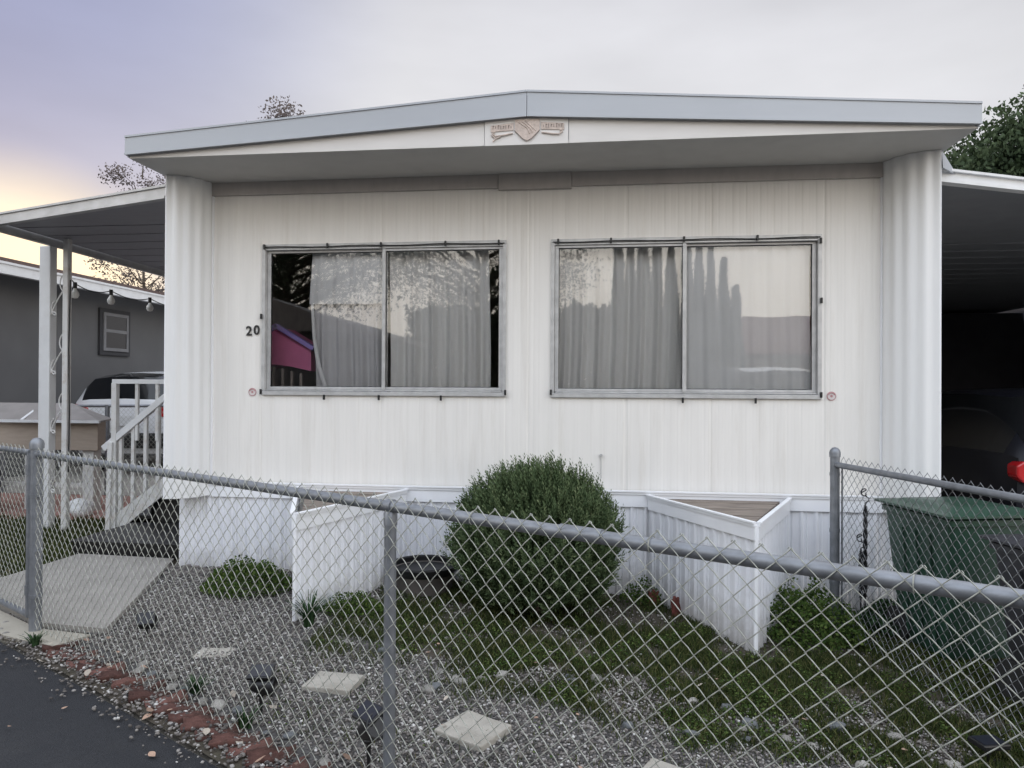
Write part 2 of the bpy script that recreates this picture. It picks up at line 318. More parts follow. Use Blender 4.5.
def kl(t, n): p = A0+DD*t+NN*n; return (p.x, p.y)
sheet('ground', [(-600, -600), (600, -600), (600, 600), (-600, 600)], -.035, M['ground'])
sheet('road', [kl(-30, -7.0), kl(30, -7.0), kl(30, 0), kl(-30, 0)], -.012, M['asphalt'])
sheet('garden_soil', [kl(-.4, .02), kl(7.2, .02), (2.9, -4.2), (2.6, .3), (-3.6, .3), (-3.6, -1.0)], -.008, M['soil'])
sheet('gravel_bed', [kl(.42, .20), kl(6.4, .20), (1.9, -3.6), (1.95, -2.6), (1.1, -2.35), (.3, -2.15), (-.5, -1.95), (-1.15, -1.5), (-1.5, -1.0), (-1.9, -.9), (-2.4, -.04), (-3.5, -.02)], -.002, M['gravelbase'])
sheet('garden_path', [(-2.95, -1.60), (-3.58, .10), (-4.50, .15), (-4.52, -.64), (-4.9, -.75), (-3.44, -1.55)], .030, M['concrete'], thick=.06)
sheet('path_apron', [(-3.08, -1.86), (-3.0, -1.66), (-3.40, -1.60), (-5.1, -.66), (-6.0, -.35), (-3.50, -1.74)], .012, M['conc_tan'], thick=.05)
sheet('side_lawn_soil', [(-9, -.3), (-4.52, -.6), (-4.5, .2), (-4.4, 1.75), (-9, 1.60)], -.004, M['soil'])
sheet('brick_patio', [(-9, 1.60), (-3.4, 1.78), (-3.4, 3.4), (-9, 3.4)], .004, M['brickpave'])
sheet('neighbour_driveway', [(-12, 3.45), (-3.4, 3.45), (-3.4, 16), (-12, 16)], .0, M['concrete'])
sheet('carport_floor', [(1.98, -3.1), (8, -5.6), (8, 9), (2.42, 9), (2.42, .25)], -.004, M['concrete'])
sheet('far_pavement', [kl(-30, -8.4), kl(30, -8.4), kl(30, -7.0), kl(-30, -7.0)], .08, M['concrete'], thick=.12)

# ------------------------------------------------------------------ MOBILE HOME
XL, XR = -3.43, 2.386
home = empty('mobile_home', (-.5, 0, 0), 'cream white mobile home with two wide curtained windows under a shallow gable roof', 'mobile home')
home_inv = Vector((.5, 0, 0))
def hb(mb, name, m, **k):                      # part of the home, geometry given in world space
    par = k.pop('parent', home)
    o = mb.build(name, m, None, **k); o.parent = par
    o.matrix_parent_inverse = Matrix.Translation((.5, 0, 0)) if par is home else Matrix.Identity(4)
    if par is not home: o.matrix_parent_inverse = Matrix.Identity(4)
    return o
W1 = (-2.75, -.724, 1.438, 2.666); W2 = (-.362, 1.668, 1.434, 2.664)
# front siding sheet with shallow grooves and ribs, open at the windows
def siding_profile(x0, x1):
    xs = []
    x = x0
    seams = [-2.765, -1.745, -.72, -.545, .22, .86, 1.69]
    pts = []
    step = .0127
    n = int((x1-x0)/step)
    for i in range(n+1):
        x = x0+(x1-x0)*i/n
        ph = (x+10) % .102
        y = 0.0
        if ph < .010: y = .0018
        elif .045 < ph < .058: y = .0009
        for s_ in seams:
            if abs(x-s_) < .008: y = .005
        pts.append((x, y))
    return pts
sd_ = MB()
zt = 3.20; zb = .70
for (a, b, z0, z1) in ((-3.2, W1[0], zb, zt), (W1[0], W1[1], zb, W1[2]), (W1[0], W1[1], W1[3], zt), (W1[1], W2[0], zb, zt),
                       (W2[0], W2[1], zb, W2[2]), (W2[0], W2[1], W2[3], zt), (W2[1], 2.13, zb, zt)):
    sd_.ext(siding_profile(a, b), z0, z1)
hb(sd_, 'siding', M['siding'])
mb = MB(); mb.box(XL, XL+.04, -.02, 12, .6, 3.2); mb.box(XR-.04, XR, -.02, 12, .6, 3.2); mb.box(XL, XR, 11.96, 12, .6, 3.2)
hb(mb, 'side_wall', M['siding'])
# interior room
mb = MB(); mb.box(XL+.05, XR-.05, .15, 3.6, .78, .80); mb.box(XL+.05, XR-.05, .15, 3.6, 3.10, 3.12); mb.box(XL+.05, XR-.05, 3.6, 3.65, .8, 3.1)
mb.box(XL+.05, XL+.08, .03, 3.6, .8, 3.1); mb.box(XR-.08, XR-.05, .03, 3.6, .8, 3.1)
for (a, b, z0, z1) in ((XL+.08, W1[0]-.03, .8, 3.1), (W1[0]-.03, W1[1]+.03, .8, W1[2]-.03), (W1[0]-.03, W1[1]+.03, W1[3]+.03, 3.1), (W1[1]+.03, W2[0]-.03, .8, 3.1),
                       (W2[0]-.03, W2[1]+.03, .8, W2[2]-.03), (W2[0]-.03, W2[1]+.03, W2[3]+.03, 3.1), (W2[1]+.03, XR-.08, .8, 3.1)):
    mb.box(a, b, .03, .07, z0, z1)
hb(mb, 'room_lining', M['room'])
# rounded fluted corner columns
def column(xi, xo, m):
    rx, ry = (xo-xi), .285
    P = []; n = 72
    for i in range(n+1):
        t = i/n; a = t*math.pi/2
        fl = .5-.5*math.cos(t*math.pi*2*4.5); d = .011*fl-.005
        cx = xo-rx*math.cos(a)*(1+0*d); cy = -ry*math.sin(a)
        nx, ny = -math.copysign(math.cos(a), rx), -math.sin(a)
        P.append((cx+nx*d, cy+ny*d))
    P[-1] = (xo, -ry)
    P.append((xo, 0.01))
    mb = MB(); mb.ext(P, .60, 3.188)
    mb.add([(x, y, .60) for x, y in P]+[(xo, 0, .6)], [tuple(range(len(P)))])
    o = hb(mb, 'corner_column', m)
    mb2 = MB(); s = math.copysign(1, rx)
    mb2.tube([(xo, -ry, .6), (xo, -ry, 3.187)], .006, 6)
    mb2.beam((xi-s*.004, -.006, .72), (xi-s*.004, -.006, 3.187), .022, .012)
    t = mb2.build('corner_trim', M['trim']); t.parent = o
column(-3.19, XL, M['column']); column(2.10, XR, M['column'])
# soffit, frieze, gable board, fascia, roof
PK = -.491
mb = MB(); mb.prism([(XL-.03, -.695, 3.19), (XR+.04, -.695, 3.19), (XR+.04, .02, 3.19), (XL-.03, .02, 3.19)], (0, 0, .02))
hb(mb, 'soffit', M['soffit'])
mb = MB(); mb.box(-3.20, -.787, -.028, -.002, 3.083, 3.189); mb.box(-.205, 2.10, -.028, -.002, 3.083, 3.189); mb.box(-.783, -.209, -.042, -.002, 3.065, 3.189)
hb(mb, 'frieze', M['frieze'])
def roofz(x, lo=True):
    t = (x-XL+.03)/(PK-XL+.03) if x < PK else (XR+.04-x)/(XR+.04-PK)
    return (3.205+.165*t) if lo else (3.338+.205*t)
mb = MB()
mb.prism([(XL-.02, -.700, 3.188), (-.790, -.700, 3.188), (-.790, -.700, roofz(-.79)+.03), (XL-.02, -.700, roofz(XL)+.03)], (0, .012, 0))
mb.prism([(-.203, -.700, 3.188), (XR+.03, -.700, 3.188), (XR+.03, -.700, roofz(XR)+.03), (-.203, -.700, roofz(-.203)+.03)], (0, .012, 0))
mb.prism([(-.786, -.708, 3.184), (-.207, -.708, 3.184), (-.207, -.708, roofz(-.207)+.02), (PK, -.708, roofz(PK)+.02), (-.786, -.708, roofz(-.786)+.02)], (0, .016, 0))
brd = hb(mb, 'gable_board', M['board'])
# cast emblem: shield between two ribbons
mb = MB()
cx, cz, yy = -.49, 3.285, -.716
sh = [(-.085, .07), (.085, .07), (.085, -.005), (.03, -.06), (0, -.075), (-.03, -.06), (-.085, -.005)]
mb.prism([(cx+x, yy, cz+z) for x, z in sh], (0, .010, 0))
for s in (-1, 1):
    mb.prism([(cx+s*.095, yy+.002, cz+.050), (cx+s*.255, yy+.002, cz+.035), (cx+s*.255, yy+.002, cz-.008), (cx+s*.095, yy+.002, cz-.0)], (0, .008, 0))
    mb.tube([(cx+s*.10, yy+.002, cz-.022), (cx+s*.17, yy, cz-.035), (cx+s*.22, yy, cz-.038), (cx+s*.245, yy, cz-.02), (cx+s*.225, yy, cz-.010)], .005, 6)
for q in range(3): mb.tube([(cx-.07+.03*q, yy-.001, cz+.06), (cx+.0+.02*q, yy-.003, cz+.01), (cx+.02+.02*q, yy-.001, cz-.03+.01*q)], .003, 5)
mb.tube([(cx-.25, yy, cz-.03), (cx-.22, yy, cz-.055), (cx-.185, yy, cz-.045)], .0045, 5); mb.tube([(cx-.24, yy, cz-.075), (cx-.21, yy, cz-.05)], .0045, 5)
em = mb.build('emblem', M['emblem']); em.parent = brd
mb = MB()
for s in (-1, 1):
    for q in range(8):
        x = cx+s*(.112+q*.018); h = .016+.006*((q*7) % 3)
        mb.box(x-.002, x+.002, yy-.001, yy+.003, cz+.022-h/2, cz+.022+h/2)
        if q % 2: mb.box(x-.002, x+.008, yy-.001, yy+.003, cz+.022+h/2-.004, cz+.022+h/2)
mb.tube([(cx-.087, yy, cz-.004), (cx-.03, yy-.001, cz-.063), (cx, yy-.001, cz-.078), (cx+.03, yy-.001, cz-.063), (cx+.087, yy, cz-.004)], .0025, 5)
er = mb.build('emblem_relief', M['emblem_dark']); er.parent = brd
mb = MB()
for (a, b) in ((XL-.04, PK-.002), (PK+.002, XR+.045)):
    za, zb2, ta, tb = roofz(a), roofz(b), roofz(a, 0), roofz(b, 0)
    mb.prism([(a, -.735, za), (b, -.735, zb2), (b, -.735, tb), (a, -.735, ta)], (0, .030, 0))
    mb.prism([(a, -.742, za-.002), (b, -.742, zb2-.002), (b, -.742, zb2+.012), (a, -.742, za+.012)], (0, .006, 0))
    mb.prism([(a, -.742, ta-.006), (b, -.742, tb-.006), (b, -.742, tb+.008), (a, -.742, ta+.008)], (0, .045, 0))
hb(mb, 'fascia', M['fascia'])
mb = MB()
for a in (XL-.045, XR+.02): mb.box(a, a+.03, -.70, 12.1, 3.20, 3.335)
mb.prism([(XL-.04, -.69, 3.325), (PK, -.69, 3.530), (XR+.045, -.69, 3.325), (XR+.045, -.69, 3.21), (XL-.04, -.69, 3.21)], (0, 12.8, 0))
hb(mb, 'roof', M['fascia'])
# windows
def window(Wd, xm, sliding_left):
    x0, x1, z0, z1 = Wd
    fr = MB(); d = .032
    fr.box(x0-.004, x1+.004, -.016, .06, z1-.022, z1+.006); fr.box(x0-.004, x1+.004, -.022, .06, z0-.006, z0+.026)
    fr.box(x0-.004, x0+.024, -.014, .06, z0+.026, z1-.022); fr.box(x1-.024, x1+.004, -.014, .06, z0+.026, z1-.022)
    fr.box(x0, x1, -.008, .05, z1-.040, z1-.026); fr.box(x0+.03, x1-.03, -.006, .05, z0+.030, z0+.040)
    W = fr.build('window', M['alu'], None, bevel=.002); W.parent = home; W.matrix_parent_inverse = Matrix.Translation((.5, 0, 0))
    fz0, fz1 = z0+.042, z1-.042
    for i, (a, b) in enumerate(((x0+.026, xm+.02), (xm-.02, x1-.026))):
        yo = .018 if (i == 0) == sliding_left else .038
        s = MB(); t = .030
        s.box(a, b, yo-.012, yo+.008, fz1-t*.6, fz1); s.box(a, b, yo-.012, yo+.008, fz0, fz0+t*.7)
        s.box(a, a+t, yo-.0125, yo+.008, fz0+t*.7, fz1-t*.6); s.box(b-t, b, yo-.0125, yo+.008, fz0+t*.7, fz1-t*.6)
        so_ = s.build('sash', M['alu'], W, bevel=.002)
        g = MB(); g.box(a+t-.002, b-t+.002, yo-.001, yo+.002, fz0+t*.5, fz1-t*.4); g.build('pane', M['glass'], W)
        k = MB()
        for q in ((a+t, a+t+.005), (b-t-.005, b-t)): k.box(q[0], q[1], yo-.009, yo-.003, fz0+t*.7, fz1-t*.6)
        k.box(a+t, b-t, yo-.009, yo-.003, fz1-t*.6-.006, fz1-t*.6); k.box(a+t, b-t, yo-.009, yo-.003, fz0+t*.7, fz0+t*.7+.005)
        k.build('gasket', M['gasket'], W)
    m = MB(); m.box(xm-.012, xm+.012, -.012, .030, fz0, fz1); m.build('mullion', M['alu'], W, bevel=.002)
    return W
window(W1, -1.718, False); window(W2, .66, True)
# skirting and its trim
def ribbed(p0, p1, z0f, z1, pitch=.105, dep=.014):
    p0, p1 = Vector(p0), Vector(p1); d = p1-p0; Ln = d.length; d.normalize(); nrm = Vector((d.y, -d.x))
    P = []; s = 0
    prof = [(0, 0), (.30, 0), (.42, 1), (.56, 1), (.68, 0), (.80, 0), (.86, .45), (.92, 0)]
    while s < Ln:
        for a, b in prof:
            u = s+a*pitch
            if u > Ln: break
            P.append((u, b*dep))
        s += pitch
    P.append((Ln, 0))
    pts = [p0+d*u+nrm*v for u, v in P]
    mb = MB(); n = len(pts)
    v = [(p.x, p.y, z0f(p.x, p.y)) for p in pts]+[(p.x, p.y, z1) for p in pts]
    mb.add(v, [(i, i+1, i+1+n, i+n) for i in range(n-1)])
    return mb
mb = ribbed((-3.46, -.022), (2.38, -.022), lambda x, y: gz(x)-.05, .66)
hb(mb, 'skirting', M['skirt'])
def band(mb, a, b, zt=.715, h=.125, off=0.0):
    a, b = Vector((*a, 0)), Vector((*b, 0)); d = (b-a).normalized(); n = Vector((d.y, -d.x, 0))
    for z0, z1, t in ((zt-h, zt-.032, .014), (zt-.030, zt-.012, .022), (zt-.011, zt, .030)):
        p, q = a, b
        mb.prism([(p.x, p.y, z0), (q.x, q.y, z0), (q.x, q.y, z1), (p.x, p.y, z1)], n*t)
mb = MB(); band(mb, (-3.2, -.030), (2.38, -.030)); hb(mb, 'skirting_trim', M['trim'])
# house number and small decals
def text_mesh(txt, size, name, m, parent, loc, extr=.003):
    c = bpy.data.curves.new(name, 'FONT'); c.body = txt; c.size = size; c.extrude = extr; c.align_x = 'CENTER'; c.offset = .0022
    o = bpy.data.objects.new(name, c); me = bpy.data.meshes.new_from_object(o); bpy.data.objects.remove(o)
    me.transform(Matrix.Translation(loc) @ Matrix.Rotation(R(90), 4, 'X')); me.materials.clear(); me.materials.append(m)
    q = bpy.data.objects.new(name, me); COL.objects.link(q); q.parent = parent
    if parent is home: q.matrix_parent_inverse = Matrix.Translation((.5, 0, 0))
    return q
text_mesh('2', .108, 'house_number', M['digit'], home, (-2.867, -.006, 1.925))
text_mesh('0', .108, 'house_number', M['digit'], home, (-2.800, -.006, 1.932))
def decal(x, z):
    mb = MB(); mb.lathe([(.034, 0), (.034, .003)], 24); mb.lathe([(.028, .003), (.028, .004)], 24, mi=1); mb.lathe([(.010, .004), (.010, .0048)], 12, mi=0)
    o = mb.build('round_sticker', [M['decal_red'], M['decal_pale']]); o.data.transform(Matrix.Translation((x, -.001, z)) @ Matrix.Rotation(R(90), 4, 'X'))
    o.parent = home; o.matrix_parent_inverse = Matrix.Translation((.5, 0, 0))
    b = MB(); b.tube([(x+.024*math.cos(a), -.007, z+.024*math.sin(a)) for a in [R(20+14*i) for i in range(11)]], .0035, 5)
    q = b.build('sticker_arc', M['decal_red']); q.parent = o
decal(-2.835, 1.455); decal(1.745, 1.452)
# little wall pipe stub / screw
mb = MB(); mb.tube([(.03, .004, .98), (.03, -.02, .98)], .012, 10); mb.tube([(.03, -.012, .98), (.032, -.008, .80)], .003, 5)
hb(mb, 'pipe_stub', M['alu'])

# cord of light clips around each window
def cord(Wd, tops, bots, sides, label):
    x0, x1, z0, z1 = Wd
    r = empty('light_cord', (x0, -.02, z1), label, 'cord', 'black cords clipped around the windows')
    P = [(x, -.024, z1-.018+.004*math.sin(x*9)) for x in np.linspace(x0+.01, x1-.01, 20)]
    mb = MB(); mb.tube(P, .0032, 5)
    o = mb.build('cable', M['black']); o.parent = r; o.matrix_parent_inverse = Matrix.Translation((-x0, .02, -z1))
    for (x, z) in [(x, z1-.014) for x in tops]+[(x, z0-.020) for x in bots]+sides:
        c = MB(); c.box(x-.008, x+.008, -.034, -.018, z-.022, z+.020); o = c.build('clip', M['black'], bevel=.003); o.parent = r; o.matrix_parent_inverse = Matrix.Translation((-x0, .02, -z1))
def wx(px): return (px-512)/711.   # (kept for reference only)
cord(W1, [-2.73, -2.19, -1.74, -1.21, -.78], [-2.21, -1.75, -1.24], [(-2.752, 1.46), (-2.752, 2.08), (-.722, 1.465)], 'thin black cord with clips along the top of the left window')
cord(W2, [-.31, .10, .655, 1.20], [.65, 1.19], [(1.66, 2.62), (1.665, 2.17), (1.665, 1.462), (-.362, 1.47)], 'thin black cord with clips along the top of the right window')

# curtains
def curtain(name, x0, x1, z0, z1, y, m, label, amp=.03, waves=6, gather=0, seed=1, bunch=False):
    rnd = random.Random(seed); n = int((x1-x0)/.008); k = 26
    ph = [rnd.uniform(0, 6.28) for _ in range(4)]
    V = []
    for j in range(k+1):
        t = j/k; z = z1+(z0-z1)*t
        for i in range(n+1):
            u = i/n; x = x0+(x1-x0)*u
            a = amp*(.5+.5*t)
            yy_ = y+a*math.sin(u*waves*6.283+ph[0]+.5*math.sin(3*t+ph[1]))+a*.45*math.sin(u*waves*2.3*6.283+ph[2]+t*1.2)
            zz = z+(gather*math.sin(u*waves*6.283+ph[3])*.03 if j == k else 0)
            V.append((x+.012*math.sin(t*4+ph[1]), yy_, zz))
    F = [(j*(n+1)+i, j*(n+1)+i+1, (j+1)*(n+1)+i+1, (j+1)*(n+1)+i) for j in range(k) for i in range(n)]
    o = np_mesh(name, V, F, m, smooth=True)
    return tag(o, label, 'curtain', None)
curtain('curtain', -2.36, -1.745, 1.30, 2.80, .14, M['curt_blue'], 'blue grey curtain in the left half of the left window', waves=4, seed=3)
curtain('short_curtain', -2.38, -1.73, 2.19, 2.80, .095, M['curt_white'], 'short white curtain covering only the top of the left window', amp=.014, waves=4, seed=4)
curtain('curtain', -1.70, -.87, 1.30, 2.80, .13, M['curt'], 'pale grey curtain in the right half of the left window', waves=5, amp=.035, seed=5)
curtain('curtain', -.36, .70, 1.30, 2.80, .15, M['curt'], 'grey gathered curtain in the left half of the right window', waves=7, amp=.03, seed=8)
curtain('curtain', .66, 1.62, 1.40, 2.70, .082, M['curt_white'], 'bright white curtain in the right half of the right window', waves=6, amp=.012, seed=11)
mb = MB(); mb.tube([(-2.36, .085, 2.19), (-2.34, .082, 1.9), (-2.30, .082, 1.68), (-2.24, .082, 1.5), (-2.19, .085, 1.42)], [.012, .014, .018, .016, .010], 8)
tag(mb.build('curtain_tie', M['curt_white'], smooth=True), 'loose white strip hanging beside the blue grey curtain', 'curtain tie')
# toy playhouse inside, seen through the left gap
tp = empty('toy_playhouse', (-2.86, .45, .8), 'pink toy playhouse with purple roof edge seen through the left window gap', 'playhouse')
mb = MB(); mb.prism([(-.28, 0, .80), (-.15, 0, .87), (0, 0, .90), (.15, 0, .88), (.34, 0, .84), (.34, 0, 1.05), (.03, 0, 1.23), (-.28, 0, 1.05)], (0, .35, 0)); mb.build('body', M['pink'], tp)
mb = MB(); mb.beam((-.32, -.02, 1.045), (.04, -.02, 1.245), .07, .035); mb.beam((.02, -.02, 1.245), (.38, -.02, 1.035), .07, .035); mb.build('roof_edge', M['purple'], tp)
for i in range(7):
    mb = MB(); x = -.26+i*.085; mb.box(x-.010, x+.010, -.01, .02, 0, .88-.06*abs(i-3)/3); mb.build('bar', M['room'], tp)

# ------------------------------------------------------------------ triangular planter boxes on the skirting
def planter(lx, rx, tx, ty, zt, tipz, label):
    r = empty('planter_box', ((lx+rx)/2, -.02, 0), label, 'planter', 'triangular planter boxes on the skirting')
    inv = Matrix.Translation((-(lx+rx)/2, .02, 0))
    def P(mb, name, m, **k):
        o = mb.build(name, m, **k); o.parent = r; o.matrix_parent_inverse = inv; return o
    f = lambda x, y: gz(x)-.03
    P(ribbed((lx, -.045), (tx, ty), f, zt-.06), 'ribbed_panel', M['skirt'])
    P(ribbed((tx, ty), (rx, -.045), f, zt-.06), 'ribbed_panel', M['skirt'])
    c = MB(); c.tube([(tx, ty-.004, gz(tx)-.03), (tx, ty-.004, zt-.02)], .014, 8); P(c, 'corner_strip', M['trim'])
    for a, b in (((lx, -.05), (tx, ty-.012)), ((tx, ty-.012), (rx, -.05))):
        c = MB(); band(c, a, b, zt, .115); P(c, 'trim_board', M['trim'])
    c = MB(); n = 7
    a, b, t = Vector((lx+.06, -.055)), Vector((rx-.06, -.055)), Vector((tx, ty+.09))
    for i in range(n):
        u0, u1 = i/n, (i+1)/n-.012
        q = [a.lerp(t, u0), b.lerp(t, u0), b.lerp(t, u1), a.lerp(t, u1)]
        c.prism([(p.x, p.y, zt-.030-.002*(i % 2)) for p in q], (0, 0, -.02))
    P(c, 'lid_boards', M['wood_grey'])
    c = MB(); c.prism([(lx+.02, -.05, zt-.06), (rx-.02, -.05, zt-.06), (tx, ty+.03, zt-.06)], (0, 0, -.01)); P(c, 'liner', M['black'])
planter(.40, 1.42, .97, -1.08, .69, 0, 'white ribbed triangular planter box right of the round bush')
planter(-2.40, -1.52, -1.93, -1.20, .69, 0, 'white ribbed triangular planter box left of the round bush')

# ------------------------------------------------------------------ chain link fences
def chain_mesh(P0, P1, ztop, zbot, m, w=.068, h=.068, r=.0017, name='chain_link_mesh', parent=None, off=(0, 0), skip=None):
    P0, P1 = Vector((*P0, 0)), Vector((*P1, 0)); d = (P1-P0); Ln = d.length; d.normalize(); nv = Vector((d.y, -d.x, 0))
    K = int(Ln/(w/2)); rows = int((ztop-zbot)/(h/2)); rows -= rows % 2
    prng = random.Random(5)
    V = []; F = []
    ns = 5
    for k in range(K):
        xl, xr = k*w/2, (k+1)*w/2
        pts = []
        for j in range(rows+1):
            hi = (j % 2 == 0) if (k % 2 == 0) else (j % 2 == 1)
            x = xr-.0007 if hi else xl+.0007
            jit = prng.uniform(-1, 1)*.0012
            z = ztop-j*h/2
            if hi: x += .0016
            else: x -= .0016
            pts.append(P0+d*(x+jit)+Vector((0, 0, z+prng.uniform(-1, 1)*.001)))
            if j < rows:
                sgn = 1 if hi else -1
                xm_ = (xl+xr)/2
                pts.append(P0+d*(xm_+prng.uniform(-1, 1)*.0008)+nv*sgn*r*1.2+Vector((0, 0, z-h/4)))
        b = len(V)
        for i, p in enumerate(pts):
            t = pts[min(i+1, len(pts)-1)]-pts[max(i-1, 0)]; t.normalize()
            u = nv-t*nv.dot(t); u.normalize(); v2 = t.cross(u)
            for q in range(ns):
                a = 6.2832*q/ns; V.append(p+(u*math.cos(a)+v2*math.sin(a))*r+Vector((off[0], off[1], 0)))
        for i in range(len(pts)-1):
            for q in range(ns): F.append((b+i*ns+q, b+i*ns+(q+1) % ns, b+(i+1)*ns+(q+1) % ns, b+(i+1)*ns+q))
        # knuckle: the bent end over the neighbour
        tip = pts[0]; s = 1 if (k % 2 == 0) else -1
        mbv = [tip, tip+d*s*.002+nv*s*.002+Vector((0, 0, .003)), tip+d*s*.006+nv*s*.002+Vector((0, 0, -.003))]
        b = len(V)
        for i, p in enumerate(mbv):
            for q in range(ns):
                a = 6.2832*q/ns; V.append(p+(d*math.cos(a)+nv*math.sin(a))*r*.75+Vector((off[0], off[1], 0)))
        for i in range(2):
            for q in range(ns): F.append((b+i*ns+q, b+i*ns+(q+1) % ns, b+(i+1)*ns+(q+1) % ns, b+(i+1)*ns+q))
    o = np_mesh(name, [tuple(v) for v in V], F, m, smooth=True)
    if parent: o.parent = parent; o.matrix_parent_inverse = Matrix.Translation(-Vector(parent.location))
    return o
def attach(o, p):
    o.parent = p; o.matrix_parent_inverse = Matrix.Translation(-Vector(p.location)); return o
FD = Vector((.8690, -.4948, 0)); FN = Vector((-.4948, -.8690, 0))     # fence direction and the side facing the road
T0 = Vector((-3.39, -1.63, 0)); RZ = 1.082
def fp(t, n=0, z=0): return T0+FD*t+FN*n+Vector((0, 0, z))
fence = empty('chain_link_fence', tuple(T0), 'galvanised chain link fence along the road in front of the garden', 'fence')
FL = 6.58
def post(name, p, r, z1, parent, cap='dome', band_z=()):
    mb = MB(); mb.tube([(p[0], p[1], gz(p[0])-.1), (p[0], p[1], z1)], r, 20)
    o = attach(mb.build(name, M['galv'], smooth=True), parent)
    c = MB()
    if cap == 'dome': c.lathe([(r*1.14, -.03), (r*1.16, .0), (r*1.0, .018), (r*.6, .032), (r*.1, .037)], 20, (p[0], p[1], z1))
    elif cap == 'loop':
        c.lathe([(r*1.12, -.045), (r*1.12, -.004), (r*.9, .004)], 20, (p[0], p[1], z1))
        c.tube([(p[0]-FD.x*.014, p[1]-FD.y*.014, RZ), (p[0]+FD.x*.014, p[1]+FD.y*.014, RZ)], .0245, 20)
    attach(c.build('post_cap', M['galv'], smooth=True), parent)
    for z in band_z:
        b = MB(); b.tube([(p[0], p[1], z-.011), (p[0], p[1], z+.011)], r+.003, 20)
        q = Vector((p[0], p[1], z))+FD*(r+.004)
        b.beam(q, q+FD*.028, .006, .022); b.tube([q+FD*.016-FN*.016, q+FD*.016+FN*.016], .005, 6)
        attach(b.build('clamp', M['galv'], smooth=False), parent)
post('terminal_post', T0, .0345, 1.145, fence, band_z=(.22, .50, .83, 1.07))
post('line_post', fp(3.07), .0215, RZ-.022, fence, 'loop'); post('line_post', fp(6.12), .0215, RZ-.022, fence, 'loop')
post('terminal_post', fp(FL+.02), .037, 1.15, fence, band_z=(.22, .50, .83, 1.07))
mb = MB(); mb.tube([fp(.03, 0, RZ), fp(3.8, 0, RZ-.002), fp(FL, 0, RZ)], .0195, 18)
attach(mb.build('top_rail', M['galv'], smooth=True), fence)
mb = MB(); mb.tube([fp(3.78, 0, RZ), fp(3.92, 0, RZ)], .0215, 18); attach(mb.build('rail_sleeve', M['galv'], smooth=True), fence)
mb = MB(); mb.tube([fp(-.01, 0, RZ), fp(.07, 0, RZ)], .025, 14); attach(mb.build('rail_end', M['galv'], smooth=True), fence)
FO = .021
chain_mesh((T0+FD*.05).xy, (T0+FD*(FL-.04)).xy, RZ+.042, -.02, M['wire'], parent=fence, off=(FN.x*FO, FN.y*FO))
for i in range(9):
    t = .35+i*.62
    mb = MB(); c = fp(t, 0, RZ); mb.tube([c+FN*.0235*math.cos(a)+Vector((0, 0, .0235*math.sin(a))) for a in [R(-60+33*q) for q in range(9)]], .0016, 5)
    attach(mb.build('tie_wire', M['wire'], smooth=True), fence)
# gate at the left
gate = empty('chain_link_gate', tuple(T0-FD*.09), 'galvanised chain link garden gate left of the thick fence post', 'gate')
g0, g1 = -.095, -1.10
for g_x in (g0, g1):
    mb = MB(); mb.tube([fp(g_x, 0, .075), fp(g_x, 0, 1.08)], .021, 14); attach(mb.build('stile', M['galv'], smooth=True), gate)
for g_z in (1.085, .085):
    mb = MB(); mb.tube([fp(g0, 0, g_z), fp(g1, 0, g_z)], .019, 14); attach(mb.build('gate_rail', M['galv'], smooth=True), gate)
chain_mesh(fp(g1+.02).xy, fp(g0-.01).xy, 1.125, .075, M['wire'], parent=gate, off=(FN.x*.016, FN.y*.016))
for z in (.24, .98):
    mb = MB(); mb.tube([fp(g0, 0, z-.03), fp(g0, 0, z+.03)], .026, 14); mb.beam(fp(g0, 0, z), fp(-.03, 0, z), .02, .03); attach(mb.build('hinge', M['galv']), gate)
# fence on the right running to the house
B0 = Vector((1.598, -.55, 0)); B1 = Vector((2.33, -4.86, 0)); bd = (B1-B0).normalized(); bn = Vector((-bd.y, bd.x, 0))
side = empty('chain_link_fence', tuple(B0), 'galvanised chain link fence running from the house past the waste bins', 'fence')
post('end_post', B0, .031, 1.075, side)
mb = MB(); mb.tube([B0+Vector((0, 0, .995)), B1+Vector((0, 0, 1.06))], .0195, 16); attach(mb.build('top_rail', M['galv'], smooth=True), side)
for z in (.2, .55, .93):
    mb = MB(); mb.tube([(B0.x, B0.y, z-.011), (B0.x, B0.y, z+.011)], .034, 16); attach(mb.build('clamp', M['galv']), side)
chain_mesh((B0+bd*.04).xy, (B1-bd*.05).xy, 1.05, -.13, M['wire_dark'], parent=side, off=(bn.x*.021, bn.y*.021))
mb = MB(); mb.box(B0.x+.03, B0.x+.036, B0.y-.055, B0.y-.035, -.1, 1.0); attach(mb.build('tension_bar', M['galv']), side)

